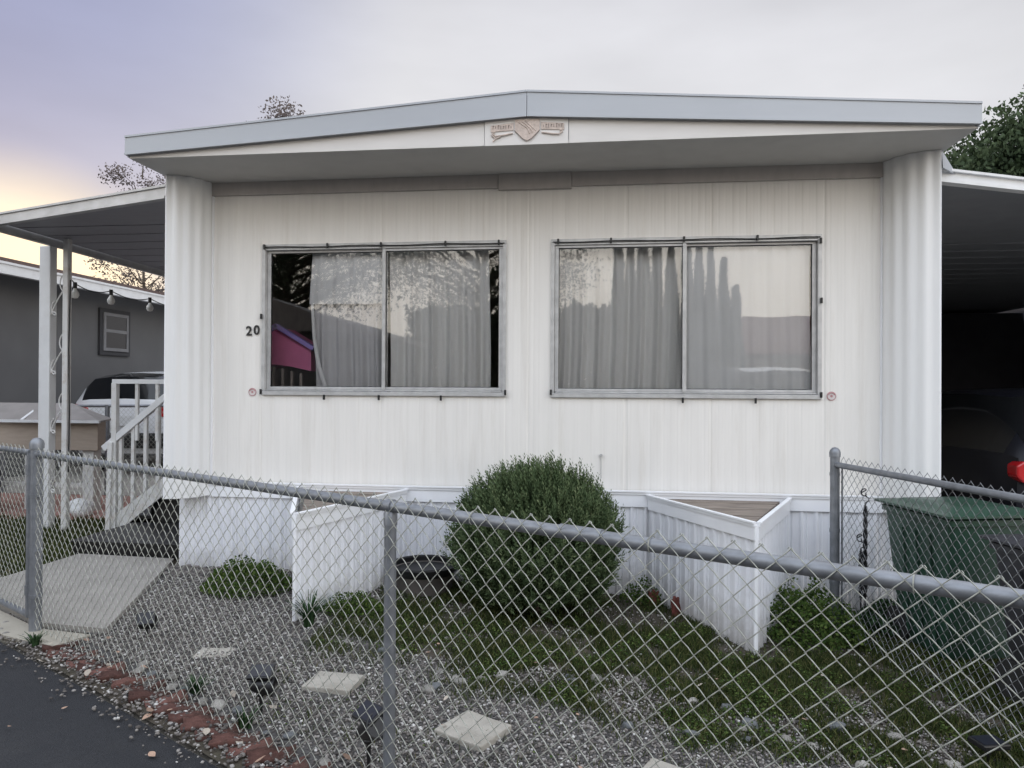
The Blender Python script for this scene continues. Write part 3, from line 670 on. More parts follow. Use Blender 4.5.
# ------------------------------------------------------------------ round bush
def shoots(name, n, center, rad, m, parent=None, leaf=.026, lw=.005, per=18, slen=(.10, .22), seed=3, flat_bottom=True):
    g = np.random.default_rng(seed); V = []; F = []; Rn = []
    for i in range(n):
        while True:
            v = g.normal(size=3); v /= np.linalg.norm(v)
            if v[2] > -.75: break
        rr = 1-abs(g.normal())*.10 if g.random() < .75 else g.uniform(.5, .95)
        bump = 1+.13*noise.noise(Vector(v*2.0)+Vector((seed, 0, 0)))+.10*noise.noise(Vector(v*5))+(.08 if g.random() < .05 else 0)
        base = np.array(center)+v*np.array(rad)*rr*bump
        up = v*.55+np.array([0, 0, 1.0])*(.75)+g.normal(size=3)*.18; up /= np.linalg.norm(up)
        Ls = g.uniform(*slen); tone = g.random()
        o1 = np.cross(up, [1, .3, .2]); o1 /= np.linalg.norm(o1); o2 = np.cross(up, o1)
        p0 = base-up*Ls*.6
        for j in range(per):
            t = (j+1)/per; p = p0+up*Ls*t; a = j*2.4+g.uniform(0, .6); out_ = o1*math.cos(a)+o2*math.sin(a)
            dr = out_*.8+up*(.75+.5*t); dr /= np.linalg.norm(dr); sd2 = np.cross(dr, out_); nn = np.linalg.norm(sd2)
            sd2 = sd2/nn if nn > 1e-6 else o1
            l = leaf*g.uniform(.8, 1.25)*(1.1-.35*t); b = len(V)
            V += [p, p+dr*l*.5+sd2*lw, p+dr*l, p+dr*l*.5-sd2*lw]; F.append((b, b+1, b+2, b+3))
            Rn += [min(1, max(0, .25+.45*tone+.25*t*g.random()))]*4
    return np_mesh(name, V, F, m, Rn, parent)
bc = Vector((-.43, -.66, 0))
bush = empty('round_bush', (bc.x, bc.y, gz(bc.x)), 'dense round dark green shrub between the two white planter boxes', 'bush')
o = shoots('foliage', 5200, (bc.x, bc.y, .44), (.57, .47, .49), M['mbush'], leaf=.034, lw=.0046, per=22, slen=(.12, .27)); attach(o, bush)
mb = MB()
g_ = random.Random(4)
for i in range(9):
    a = g_.uniform(0, 6.28); mb.tube([(bc.x+.03*math.cos(a), bc.y+.03*math.sin(a), -.1), (bc.x+.14*math.cos(a), bc.y+.12*math.sin(a), .2), (bc.x+.3*math.cos(a), bc.y+.25*math.sin(a), .55)], [.02, .014, .005], 6)
attach(mb.build('stem', M['bark'], smooth=True), bush)
# inner dark mass of old foliage keeps the crown from being see-through
o = shoots('inner_foliage', 1700, (bc.x, bc.y, .42), (.44, .36, .38), M['mbush'], leaf=.045, lw=.010, per=14, seed=9); attach(o, bush)

# blades / leafy weeds
def blades(name, pts, m, h=(.03, .08), wd=.004, lean=.5, seed=1, parent=None, leafy=0):
    g = np.random.default_rng(seed); n = len(pts); P = np.asarray(pts)
    H = g.uniform(h[0], h[1], n); a = g.uniform(0, 6.283, n); ln = g.uniform(.1, lean, n)*H
    dx, dy = np.cos(a), np.sin(a); b_ = g.uniform(0, 6.283, n); sx, sy = np.cos(b_)*wd*.5, np.sin(b_)*wd*.5
    V = np.zeros((n, 5, 3)); V[:, 0] = P+np.stack([sx, sy, 0*sx], 1); V[:, 1] = P-np.stack([sx, sy, 0*sx], 1)
    mid = P+np.stack([dx*ln*.35, dy*ln*.35, H*.6], 1); V[:, 2] = mid-np.stack([sx, sy, 0*sx], 1)*.9; V[:, 3] = mid+np.stack([sx, sy, 0*sx], 1)*.9
    V[:, 4] = P+np.stack([dx*ln*1.2, dy*ln*1.2, H], 1)
    i = np.arange(n)*5; F = np.concatenate([np.stack([i, i+1, i+2], 1), np.stack([i, i+2, i+3], 1), np.stack([i+3, i+2, i+4], 1)])
    rn = np.repeat(g.random(n)**1.4, 5)
    return np_mesh(name, V.reshape(-1, 3), F, m, rn, parent)
def leafclump(center, rad, n, m, size=.016, seed=2, hmax=.18, name='leafy_weed'):
    g = np.random.default_rng(seed); V = []; F = []; Rn = []
    for i in range(n):
        a = g.uniform(0, 6.283); r = math.sqrt(g.random()); x = center[0]+rad[0]*r*math.cos(a); y = center[1]+rad[1]*r*math.sin(a)
        top = hmax*(1-r*r*.8)*(.75+.5*(noise.noise(Vector((x*9, y*9, seed)))+.3)); z = center[2]+top*g.random()**.5
        s = size*g.uniform(.6, 1.3); d = g.normal(size=3); d[2] = abs(d[2])*.8; d /= np.linalg.norm(d); u = np.cross(d, g.normal(size=3)); u /= np.linalg.norm(u)
        p = np.array([x, y, z]); b = len(V); V += [p, p+d*s*.5+u*s*.35, p+d*s, p+d*s*.5-u*s*.35]; F.append((b, b+1, b+2, b+3)); Rn += [g.random()]*4
    return np_mesh(name, V, F, m, Rn)
def place(name, o, label, cat, loc, group=None):
    o.name = name; return tag(o, label, cat, group)
o = leafclump((-2.55, -.62, gz(-2.5)), (.33, .26), 4200, M['mweed'], size=.022, seed=2, hmax=.26); place('leafy_plant', o, 'bright green low leafy plant spreading left of the left planter box', 'plant', None)
o = leafclump((-1.62, -.98, gz(-1.6)), (.22, .14), 1500, M['mweed'], size=.018, seed=12, hmax=.15); place('leafy_plant', o, 'small green weed at the foot of the left planter box', 'plant', None)
o = leafclump((1.40, -.62, gz(1.4)), (.36, .42), 4600, M['mweed'], size=.024, seed=22, hmax=.34); place('leafy_plant', o, 'tall leafy weeds filling the corner right of the right planter box', 'plant', None)
o = leafclump((.33, -.22, gz(.3)), (.16, .10), 600, M['mweed'], size=.02, seed=25, hmax=.20); place('leafy_plant', o, 'thin weed growing against the skirting beside the right planter box', 'plant', None)
o = leafclump((2.05, -.45, gz(2)), (.26, .25), 2600, M['mspiky'], size=.028, seed=31, hmax=.22); place('leafy_plant', o, 'dark low shrub under the green waste bin', 'plant', None)
def spiky(cx, cy, n, h, seed, label):
    g = random.Random(seed); mb = MB()
    z = gz(cx)
    V = []; F = []; Rn = []
    for i in range(n):
        a = g.uniform(0, 6.28); L_ = h*g.uniform(.6, 1.1); out_ = g.uniform(.25, 1.0); wd = .007; b = len(V)
        d = Vector((math.cos(a), math.sin(a), 0)); s = Vector((-d.y, d.x, 0)); base = Vector((cx, cy, z))+d*.03*g.random()
        for j, t in enumerate((0, .35, .7, 1)):
            p = base+d*out_*L_*t*t*.8+Vector((0, 0, L_*(t-.35*t*t*out_))); ww = wd*(1-.8*t)
            V += [tuple(p+s*ww), tuple(p-s*ww)]
        for j in range(3): F.append((b+2*j, b+2*j+1, b+2*j+3, b+2*j+2))
        Rn += [g.random()]*8
    tag(np_mesh('spiky_plant', V, F, M['mspiky'], Rn), label, 'plant')
spiky(-1.80, -1.28, 90, .24, 3, 'dark green spiky plant at the tip of the left planter box')
spiky(-1.55, -2.58, 40, .10, 5, 'small grassy tuft beside the curved brick edging')
spiky(-1.95, -2.30, 60, .09, 6, 'pale green grassy tuft growing over the brick edging')
spiky(-3.22, -1.83, 40, .09, 7, 'small green weed at the foot of the thick fence post')

# ------------------------------------------------------------------ grass (uncountable)
def inpoly(x, y, poly):
    c = False; n = len(poly); j = n-1
    for i in range(n):
        xi, yi = poly[i]; xj, yj = poly[j]
        if ((yi > y) != (yj > y)) and (x < (xj-xi)*(y-yi)/(yj-yi)+xi): c = not c
        j = i
    return c
PLR = [(.38, 0), (.97, -1.09), (1.44, 0)]; PLL = [(-2.42, 0), (-1.93, -1.21), (-1.50, 0)]
def lawn_density(x, y):
    front = -1.55-.28*(x+1.2) if x < .6 else -2.10-.2*(x-.6)
    front -= .10+.16*min(1, max(0, x+.6))
    front += .30*noise.noise(Vector((x*1.7, y*1.7, 3)))
    e = (y-front)/.35
    d = min(1, max(0, .5+e)); d *= min(1, max(0, (x+1.85+.2*noise.noise(Vector((0, y*3, 1))))/.4))
    n = noise.noise(Vector((x*2.6, y*2.6, 9)))+.6*noise.noise(Vector((x*7, y*7, 2)))
    d *= min(1, max(.06, .62+n*1.5))
    return d
pts = []
while len(pts) < 92000:
    x, y = random.uniform(-1.7, 2.5), random.uniform(-3.6, -.05)
    if inpoly(x, y, PLR) or inpoly(x, y, PLL): continue
    n_ = (Vector((x, y))-A0).dot(NN)
    if n_ < .3: continue
    d = lawn_density(x, y); d = max(d, .035*(n_ > .35))
    if x > .2 and y > -1.0 and noise.noise(Vector((x*1.5, y*1.5, 30))) < -.1: d *= .3
    if random.random() < d: pts.append((x, y, gz(x)-.008))
tag(blades('grass', pts, M['mgrass'], (.012, .055), .0042, 1.0, 5), None, None, None, 'stuff')
pts = []
while len(pts) < 26000:
    x, y = random.uniform(-8.0, -4.4), random.uniform(-.6, 1.75)
    if x > -4.52 and y < .2: continue
    if noise.noise(Vector((x*3, y*3, 4))) > -.25 or random.random() < .4: pts.append((x, y, -.004))
tag(blades('side_grass', pts, M['mgrass'], (.02, .07), .007, .9, 6), None, None, None, 'stuff')
# tiny broad leaf ground cover in patches
pts = []
g = np.random.default_rng(44); V = []; F = []; Rn = []
while len(F) < 15000:
    x, y = g.uniform(-1.6, 2.3), g.uniform(-2.6, -.1)
    if inpoly(x, y, PLR) or inpoly(x, y, PLL): continue
    if noise.noise(Vector((x*3.1, y*3.1, 15))) < .08 or g.random() > lawn_density(x, y)+.05: continue
    p = np.array([x, y, gz(x)+g.uniform(0, .035)]); s = g.uniform(.006, .016); d = g.normal(size=3); d[2] = abs(d[2])*.4; d /= np.linalg.norm(d); u = np.cross(d, [0, 0, 1.0]); u /= np.linalg.norm(u)+1e-6
    b = len(V); V += [p, p+d*s*.5+u*s*.45, p+d*s, p+d*s*.5-u*s*.45]; F.append((b, b+1, b+2, b+3)); Rn += [g.random()]*4
tag(np_mesh('ground_cover', V, F, M['mweed'], Rn), None, None, None, 'stuff')

# ------------------------------------------------------------------ gravel (uncountable)
ph_ = (1+5**.5)/2
ICO = np.array([(-1, ph_, 0), (1, ph_, 0), (-1, -ph_, 0), (1, -ph_, 0), (0, -1, ph_), (0, 1, ph_), (0, -1, -ph_), (0, 1, -ph_), (ph_, 0, -1), (ph_, 0, 1), (-ph_, 0, -1), (-ph_, 0, 1)])/1.9
ICF = np.array([(0, 11, 5), (0, 5, 1), (0, 1, 7), (0, 7, 10), (0, 10, 11), (1, 5, 9), (5, 11, 4), (11, 10, 2), (10, 7, 6), (7, 1, 8), (3, 9, 4), (3, 4, 2), (3, 2, 6), (3, 6, 8), (3, 8, 9), (4, 9, 5), (2, 4, 11), (6, 2, 10), (8, 6, 7), (9, 8, 1)])
def pebbles(name, P, size, m, seed, tone=1.0):
    g = np.random.default_rng(seed); n = len(P); P = np.asarray(P)
    s = size[0]+(size[1]-size[0])*g.random(n)**1.8
    sc = np.stack([s*g.uniform(.7, 1.3, n), s*g.uniform(.7, 1.3, n), s*g.uniform(.45, .9, n)], 1)
    V = ICO[None]*(1+g.normal(0, .13, (n, 12, 1)))*sc[:, None]
    a = g.uniform(0, 6.283, n); c, s_ = np.cos(a), np.sin(a)
    X = V[:, :, 0]*c[:, None]-V[:, :, 1]*s_[:, None]; Y = V[:, :, 0]*s_[:, None]+V[:, :, 1]*c[:, None]
    tl = g.normal(0, .35, n); Z = V[:, :, 2]+X*np.tan(tl)[:, None]*.4
    V = np.stack([X, Y, Z], 2)+P[:, None]
    F = (ICF[None]+(np.arange(n)*12)[:, None, None]).reshape(-1, 3)
    return np_mesh(name, V.reshape(-1, 3), F, m, np.repeat(np.clip(g.random(n)*tone, 0, 1), 12))
GR = [kl(.38, .30), kl(6.3, .30), (2.0, -3.6), (2.05, -.2), (2.0, -.05), (-3.46, -.05), (-3.52, .05), (-3.0, -1.50)]
pts = []
sstones = [(-1.33, -2.08, .17), (-.55, -2.42, .18), (.30, -2.68, .2), (-2.14, -1.80, .10)]
while len(pts) < 62000:
    x, y = random.uniform(-3.6, 2.05), random.uniform(-4.3, .05)
    if not inpoly(x, y, GR) or inpoly(x, y, PLR) or inpoly(x, y, PLL): continue
    if x > 1.95 and y > -4: continue
    d = 1-.97*lawn_density(x, y)
    if x > -1.4 and y > -1.6: d *= .12
    if any(abs(x-a)+abs(y-b) < c for a, b, c in sstones[:3]) : d = 0
    if random.random() < d: pts.append((x, y, gz(x)+random.uniform(-.002, .004)))
tag(pebbles('gravel', pts, (.0035, .0095), M['mgravel'], 3), None, None, None, 'stuff')
pts = [(x, y, gz(x)) for x, y in ((random.uniform(-3.5, -2.5), random.uniform(-.35, -.03)) for _ in range(500))]
tag(pebbles('cobble_strip', pts, (.012, .03), M['mgravel'], 5, .62), None, None, None, 'stuff')
pts = []
for _ in range(6500):
    t = random.uniform(-.5, 7); p = kl(t, random.gauss(.13, .10)); pts.append((p[0], p[1], gz(p[0])+.004))
tag(pebbles('edge_grit', pts, (.004, .011), M['mgravel'], 8), None, None, None, 'stuff')

# ------------------------------------------------------------------ single stones, bricks, stepping stones, leaves
def rock_mesh(seed, s, m):
    bm = bmesh.new(); bmesh.ops.create_icosphere(bm, subdivisions=3, radius=1)
    for v in bm.verts:
        n = noise.noise(v.co*1.1+Vector((seed*7, 0, 0)))*.35+noise.noise(v.co*2.7+Vector((0, seed*3, 0)))*.12
        v.co *= 1+n; v.co.z *= .6
    me = bpy.data.meshes.new('loose_stone'); bm.to_mesh(me); bm.free(); me.materials.append(m)
    for p in me.polygons: p.use_smooth = True
    return me
rocks = [rock_mesh(i, 1, M['stone']) for i in range(4)]; rocks_d = [rock_mesh(i+9, 1, M['stone_d']) for i in range(3)]
def stone(x, y, s, dark, label, group, rnd):
    o = bpy.data.objects.new('loose_stone', rnd.choice(rocks_d if dark else rocks)); COL.objects.link(o)
    o.location = (x, y, gz(x)+s*.22); o.scale = (s*rnd.uniform(.8, 1.3), s*rnd.uniform(.7, 1.1), s*rnd.uniform(.7, 1)); o.rotation_euler = (rnd.uniform(-.3, .3), rnd.uniform(-.3, .3), rnd.uniform(0, 6.3))
    tag(o, label, 'stone', group)
rr = random.Random(21); cnt = 0
while cnt < 34:
    x = rr.uniform(-1.35, 1.7); y = -1.62-.24*(x+1.2) + rr.gauss(0, .17)
    if y < -2.75: continue
    if any(abs(x-a)+abs(y-b) < c+.05 for a, b, c in sstones[:3]): continue
    dk = rr.random() < .4
    stone(x, y, rr.uniform(.018, .042), dk, ('grey' if dk else 'pale')+' rounded stone lying where the gravel meets the grass', ('grey' if dk else 'pale')+' stones between gravel and grass', rr); cnt += 1
for t in [.95, 1.05, 1.12, 1.22, 1.34, 1.45, 1.52, 1.60, 1.72, 1.8, 1.93, 2.06, 2.2, 2.3, 2.6, 2.75]:
    p = kl(t, .27+rr.uniform(-.03, .05)); dk = rr.random() < .35
    stone(p[0], p[1], rr.uniform(.018, .034), dk, ('grey' if dk else 'pale')+' stone lying along the inner side of the brick edging', ('grey' if dk else 'pale')+' stones beside the brick edging', rr)
for t in (-.30, -.18, -.08, .03, .12, .2):
    p = kl(t, .08+rr.uniform(-.03, .05))
    stone(p[0], p[1], rr.uniform(.018, .03), False, 'pale stone lying between the asphalt and the foot of the thick fence post', 'pale stones at the fence post foot', rr)
# bricks
bms = []
for i in range(3):
    bm = bmesh.new(); bmesh.ops.create_cube(bm, size=1); bmesh.ops.scale(bm, verts=bm.verts, vec=(.19, .088, .05))
    bmesh.ops.subdivide_edges(bm, edges=bm.edges, cuts=5, use_grid_fill=True)
    bmesh.ops.smooth_vert(bm, verts=bm.verts, factor=.25, use_axis_x=True, use_axis_y=True, use_axis_z=True)
    for v in bm.verts: v.co += Vector((noise.noise(v.co*25+Vector((i*5, 0, 0))), noise.noise(v.co*25+Vector((0, 9+i, 0))), noise.noise(v.co*20+Vector((0, 0, 5+i)))))*.016
    me = bpy.data.meshes.new('edging_brick'); bm.to_mesh(me); bm.free(); me.materials.append(M['brick'])
    for p in me.polygons: p.use_smooth = True
    bms.append(me)
ang = math.atan2(DD.y, DD.x)
for i in range(56):
    t = .40+i*.116
    p = kl(t, .165+rr.uniform(-.018, .018)); o = bpy.data.objects.new('edging_brick', rr.choice(bms)); COL.objects.link(o)
    o.location = (p[0], p[1], gz(p[0])-.017+rr.uniform(-.008, .006)); o.rotation_euler = (rr.uniform(-.14, .14), rr.uniform(-.1, .1), ang+R(62)+rr.uniform(-.16, .16))
    o.scale = (1, rr.uniform(.9, 1.15), 1)
    tag(o, 'worn red brick laid in the edging between asphalt and gravel', 'brick', 'red bricks edging the asphalt')
# stepping stones
def step(x, y, sx, sy, rz, label, seed, dz=0):
    bm = bmesh.new(); bmesh.ops.create_cube(bm, size=1); bmesh.ops.scale(bm, verts=bm.verts, vec=(sx, sy, .05)); bmesh.ops.subdivide_edges(bm, edges=bm.edges, cuts=4, use_grid_fill=True)
    for v in bm.verts:
        n = noise.noise(v.co*6+Vector((seed, 0, 0))); v.co.x += n*.012; v.co.y += noise.noise(v.co*6+Vector((0, seed, 0)))*.012; v.co.z += n*.003
    me = bpy.data.meshes.new('stepping_stone'); bm.to_mesh(me); bm.free(); me.materials.append(M['paver'])
    o = bpy.data.objects.new('stepping_stone', me); COL.objects.link(o); o.location = (x, y, gz(x)+dz); o.rotation_euler = (0, .01, rz)
    b = o.modifiers.new('bevel', 'BEVEL'); b.width = .006; b.segments = 2; b.limit_method = 'ANGLE'
    tag(o, label, 'stepping stone')
step(-1.33, -2.08, .25, .20, R(-6), 'square stepping stone left of the middle fence post', 2)
step(-.55, -2.42, .26, .24, R(-28), 'square stepping stone just right of the middle fence post', 3)
step(.30, -2.69, .28, .26, R(-30), 'square stepping stone at the bottom edge of the view', 4)
step(-2.14, -1.80, .20, .15, R(10), 'nearly buried stepping stone in the gravel near the path', 6, -.0215)
# leaves
def leaf_mesh(seed, m):
    bm = bmesh.new(); g = random.Random(seed); L_ = 10; rows = []
    for i in range(L_+1):
        t = i/L_; wd = .30*math.sin(math.pi*t**.8)*(1-.2*t); row = [bm.verts.new(((t-.5), s*wd, .10*math.sin(t*3.1+seed)+.16*abs(s)*(wd))) for s in (-1, -.5, 0, .5, 1)]; rows.append(row)
    for i in range(L_):
        for j in range(4): bm.faces.new((rows[i][j], rows[i][j+1], rows[i+1][j+1], rows[i+1][j]))
    bmesh.ops.remove_doubles(bm, verts=bm.verts, dist=.0005)
    me = bpy.data.meshes.new('dry_leaf'); bm.to_mesh(me); bm.free(); me.materials.append(m)
    for p in me.polygons: p.use_smooth = True
    return me
lm = [leaf_mesh(1, M['leaf_dry']), leaf_mesh(2, M['leaf_pale']), leaf_mesh(4, M['leaf_dry'])]
def leaf(x, y, s, k, z, label, group):
    o = bpy.data.objects.new('dry_leaf', lm[k % 3]); COL.objects.link(o); s *= .72; o.location = (x, y, gz(x)+z); o.scale = (s, s, s)
    o.rotation_euler = (rr.uniform(-.3, .3), rr.uniform(-.3, .3), rr.uniform(0, 6.28)); tag(o, label, 'leaf', group)
for i, (x, y, s) in enumerate([(-2.02, -2.58, .075), (-2.60, -2.05, .06), (-1.80, -2.87, .07), (-1.60, -2.98, .06), (-1.50, -2.72, .07), (-2.45, -2.55, .04), (-2.55, -2.75, .035), (-3.0, -2.05, .06), (-2.3, -2.32, .05), (-1.15, -3.2, .06)]):
    leaf(x, y, s, i, .006, 'dry curled leaf lying on the dark asphalt', 'dry leaves on the asphalt')
for i in range(34):
    t = rr.uniform(.2, 4.5); p = kl(t, rr.uniform(.04, .42)); leaf(p[0], p[1], rr.uniform(.035, .085), i, .028, 'dry brown leaf lying along the brick edging', 'dry leaves along the edging')
for i in range(26):
    x, y = rr.uniform(-1.2, 1.7), rr.uniform(-2.9, -1.3); leaf(x, y, rr.uniform(.03, .055), i, .03, 'dry brown leaf lying in the garden grass', 'dry leaves in the garden')

# ------------------------------------------------------------------ spotlights, hooks, pots
def spotlight(x, y, rz, tilt, label, sc=1.0, lie=0):
    r = empty('garden_spotlight', (x, y, gz(x)), label, 'spotlight', 'black garden spotlights', rz); r.scale = (sc,)*3; r.rotation_euler = (lie, 0, rz)
    mb = MB(); mb.tube([(0, 0, -.06), (0, 0, .10)], [.003, .010], 8); mb.lathe([(.018, .095), (.022, .105), (.012, .125)], 12); mb.build('stake', M['black'], r, smooth=True)
    T = Matrix.Translation((0, 0, .14)) @ Matrix.Rotation(tilt, 4, 'Y')
    mb = MB(); mb.lathe([(.010, -.055), (.024, -.05), (.034, -.01), (.044, .045), (.047, .06), (.043, .062), (.036, .05)], 20); o = mb.build('lamp_head', M['black'], r, smooth=True); o.data.transform(T)
    mb = MB(); mb.lathe([(.0, .048), (.038, .050), (.038, .053)], 20); o = mb.build('lens', M['car_glass'], r); o.data.transform(T)
    T2 = Matrix.Translation((0, 0, .20)) @ Matrix.Rotation(R(28), 4, 'X')
    mb = MB(); mb.box(-.055, .055, -.04, .04, -.008, .008); o = mb.build('solar_panel', [M['black']], r, bevel=.004); o.data.transform(T2)
    mb = MB(); mb.box(-.047, .047, -.033, .033, .0085, .0098); o = mb.build('solar_cells', M['panel'], r); o.data.transform(T2)
    mb = MB(); mb.beam((0, 0, .12), (0, .012, .195), .012, .012); mb.build('bracket', M['black'], r)
spotlight(-2.68, -1.60, R(30), R(80), 'small black garden spotlight tipped over in the gravel near the path', .9, R(40))
spotlight(-1.53, -2.47, R(10), R(95), 'black garden spotlight on a stake beside the brick edging', 1.02)
spotlight(-.91, -2.80, R(-35), R(60), 'black garden spotlight with solar panel beside the middle fence post', 1.12)
sp = empty('solar_light', (1.72, -2.22, gz(1.7)), 'flat dark blue solar light at the foot of the grey bin', 'solar light', None, R(15))
mb = MB(); mb.tube([(0, 0, -.05), (0, 0, .07)], .008, 8); mb.build('stake', M['black'], sp)
mb = MB(); mb.box(-.065, .065, -.05, .05, .07, .095); o = mb.build('case', M['black'], sp, bevel=.006)
mb = MB(); mb.box(-.055, .055, -.04, .04, .0955, .097); mb.build('solar_cells', M['panel'], sp)
def hook(x, y, h, label, flip=1):
    r = empty('garden_hook', (x, y, gz(x)), label, 'hook', 'black garden hooks')
    P = [(0, 0, -.05), (0, 0, h-.12)]; mb = MB(); mb.tube([(0, 0, -.08), (0, 0, h-.10)], .006, 8)
    mb.build('shaft', M['black_metal'], r)
    mb = MB(); n = 90; H0 = .16
    for q in range(2):
        mb.tube([(.009*math.cos(i*.30+q*3.14), .009*math.sin(i*.30+q*3.14), H0+(h-.12-H0)*i/n) for i in range(n+1)], .008, 5)
    mb.build('twisted_wrap', M['black_metal'], r, smooth=True)
    mb = MB(); S_ = [(0, 0, h-.14), (0, 0, h-.10), (.022*flip, 0, h-.085), (.022*flip, 0, h-.065), (-.0, 0, h-.05)]
    mb.tube(S_, .0045, 6); mb.tube([(-.022*flip*math.sin(a)*1.0-.006, 0, h-.025+.026*math.cos(a)) for a in [R(200-24*q) for q in range(11)]]+[(-.03, 0, h-.03)], .0045, 6)
    mb.tube([(0, 0, h-.05), (.006, 0, h-.04), (.0, 0, h-.03)], .0045, 6)
    mb.build('hook_end', M['black_metal'], r, smooth=True)
hook(1.905, -.24, .93, 'taller black twisted garden hook standing by the skirting')
hook(1.865, -.27, .61, 'shorter black garden hook leaning on the taller one')
tub = empty('black_tub', (-1.30, -.31, gz(-1.3)), 'low round tub with black rim beside the bush', 'tub')
mb = MB(); mb.lathe([(.21, 0), (.235, .15), (.245, .16), (.225, .15), (.19, .04)], 36); mb.build('bowl', M['dusty'], tub, smooth=True)
mb = MB(); mb.lathe([(.245, .15), (.262, .155), (.266, .19), (.25, .20), (.236, .19), (.236, .13), (.05, .10), (.0, .10)], 36); mb.build('rim', M['black'], tub, smooth=True)
for (x, y, s, rz, lb) in ((.42, -.24, 1.0, .3, 'upright dark red broken clay piece nearest the wall beside the right planter box'), (.57, -.42, 1.1, .9, 'upright dark red broken clay piece farther from the wall beside the right planter box')):
    pl = [(-.04, 0), (.045, 0), (.05, .06), (.032, .085), (.038, .12), (.012, .105), (-.005, .13), (-.022, .10), (-.045, .115), (-.036, .05)]
    mb = MB(); mb.prism([(a*s, 0, b*s-.01) for a, b in pl], (0, .022, 0)); o = mb.build('clay_piece', M['terra'], bevel=.004); o.location = (x, y-.03, gz(x)); o.rotation_euler = (-.15, .1, rz)
    tag(o, lb, 'clay piece')

# ------------------------------------------------------------------ waste bins
def bin_(x, y, rz, m, label, H=.98, Wd=.56, Dp=.64):
    r = empty('waste_bin', (x, y, gz(x)), label, 'waste bin', 'wheeled waste bins', rz)
    mb = MB(); n = 7; rings = []
    for (t, sx, sy) in ((.0, .70, .66), (.03, .74, .70), (.45, .84, .82), (.86, .94, .94), (.865, 1.0, 1.0), (.90, 1.0, 1.0), (.905, .95, .95)):
        ring = []
        w_, d_ = Wd/2*sx, Dp/2*sy; c = .03
        for (cx_, cy_, a0) in ((w_-c, d_-c, 0), (-w_+c, d_-c, 90), (-w_+c, -d_+c, 180), (w_-c, -d_+c, 270)):
            for q in range(5): a = R(a0+q*22.5); ring.append((cx_+c*math.cos(a), cy_+c*math.sin(a)+ (1-t)*.02, H*t+.02))
        rings.append(ring)
    k = len(rings[0]); V = [p for q in rings for p in q]; F = [(i*k+j, i*k+(j+1) % k, (i+1)*k+(j+1) % k, (i+1)*k+j) for i in range(len(rings)-1) for j in range(k)]
    F.append(tuple(range(k))[::-1]); mb.add(V, F)
    for yy_ in (-.12, .0, .12): mb.beam((-Wd/2*.80, yy_, .10), (-Wd/2*.955, yy_, H*.80), .012, .02, up=(0, 1, 0))
    mb.build('body', m, r, smooth=True)
    mb = MB(); V = []; ringsL = []
    for (z, s, dz) in ((.935, 1.06, 0), (.94, 1.10, 0), (.953, 1.10, .0), (.958, 1.04, 0), (.962, .80, .0), (.978, .72, .0), (.983, .1, .0)):
        ring = []; w_, d_ = Wd/2*s, Dp/2*s; c = .025
        for (cx_, cy_, a0) in ((w_-c, d_-c, 0), (-w_+c, d_-c, 90), (-w_+c, -d_+c, 180), (w_-c, -d_+c, 270)):
            for q in range(5): a = R(a0+q*22.5); ring.append((cx_+c*math.cos(a), cy_+c*math.sin(a), H*z+dz))
        ringsL.append(ring)
    V = [p for q in ringsL for p in q]; F = [(i*k+j, i*k+(j+1) % k, (i+1)*k+(j+1) % k, (i+1)*k+j) for i in range(len(ringsL)-1) for j in range(k)]
    F.append(tuple(range(k))[::-1]); F.append(tuple((len(ringsL)-1)*k+j for j in range(k))); mb.add(V, F); mb.build('lid', m, r, smooth=True)
    mb = MB(); mb.tube([(-.22, Dp/2*1.12, H*.90), (.22, Dp/2*1.12, H*.90)], .014, 8); mb.beam((-.2, Dp/2*.95, H*.88), (-.2, Dp/2*1.12, H*.90), .02, .03); mb.beam((.2, Dp/2*.95, H*.88), (.2, Dp/2*1.12, H*.90), .02, .03); mb.build('handle', m, r)
    for s in (-1, 1):
        mb = MB(); mb.tube([(s*.20, Dp/2*.72, .11), (s*.25, Dp/2*.72, .11)], .11, 20); mb.build('wheel', M['tyre'], r)
    return r
bin_(2.26, -.80, R(14), M['green_bin'], 'dark green wheeled waste bin behind the side fence', .955, .62, .64)
bin_(2.46, -1.72, R(13), M['grey_bin'], 'charcoal wheeled waste bin in front of the green one', .90, .62, .64)

# ------------------------------------------------------------------ LEFT: patio cover, posts, string lights
pc = empty('patio_cover', (-5.7, 1.3, 0), 'white edged patio cover attached to the left side of the home', 'patio cover')
mb = MB(); poly = [(XL-.005, -.22), (-5.62, .50), (-5.85, 6.5), (XL-.005, 6.5)]
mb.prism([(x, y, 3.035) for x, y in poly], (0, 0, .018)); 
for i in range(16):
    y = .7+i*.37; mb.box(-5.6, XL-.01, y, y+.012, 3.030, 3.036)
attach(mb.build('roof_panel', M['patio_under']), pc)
mb = MB(); a, b = Vector((XL-.01, -.235, 3.06)), Vector((-5.66, .495, 3.055)); mb.beam(a, b, .05, .085); mb.beam(a+Vector((0, -.02, -.045)), b+Vector((0, -.02, -.045)), .06, .022); mb.beam(a+Vector((0, -.01, .05)), b+Vector((0, -.01, .05)), .06, .018)
attach(mb.build('front_gutter', M['patio_edge']), pc)
mb = MB(); mb.beam((-5.66, .50, 3.00), (-5.87, 6.5, 3.0), .05, .075); mb.beam((-5.69, .47, 3.055), (-5.90, 6.5, 3.055), .06, .06); attach(mb.build('side_beam', M['patio_edge']), pc)
mb = MB(); mb.beam((-5.76, 1.27, 0), (-5.76, 1.27, 2.965), .125, .10, up=(0, 1, 0)); attach(mb.build('post', M['white'], bevel=.008), pc)
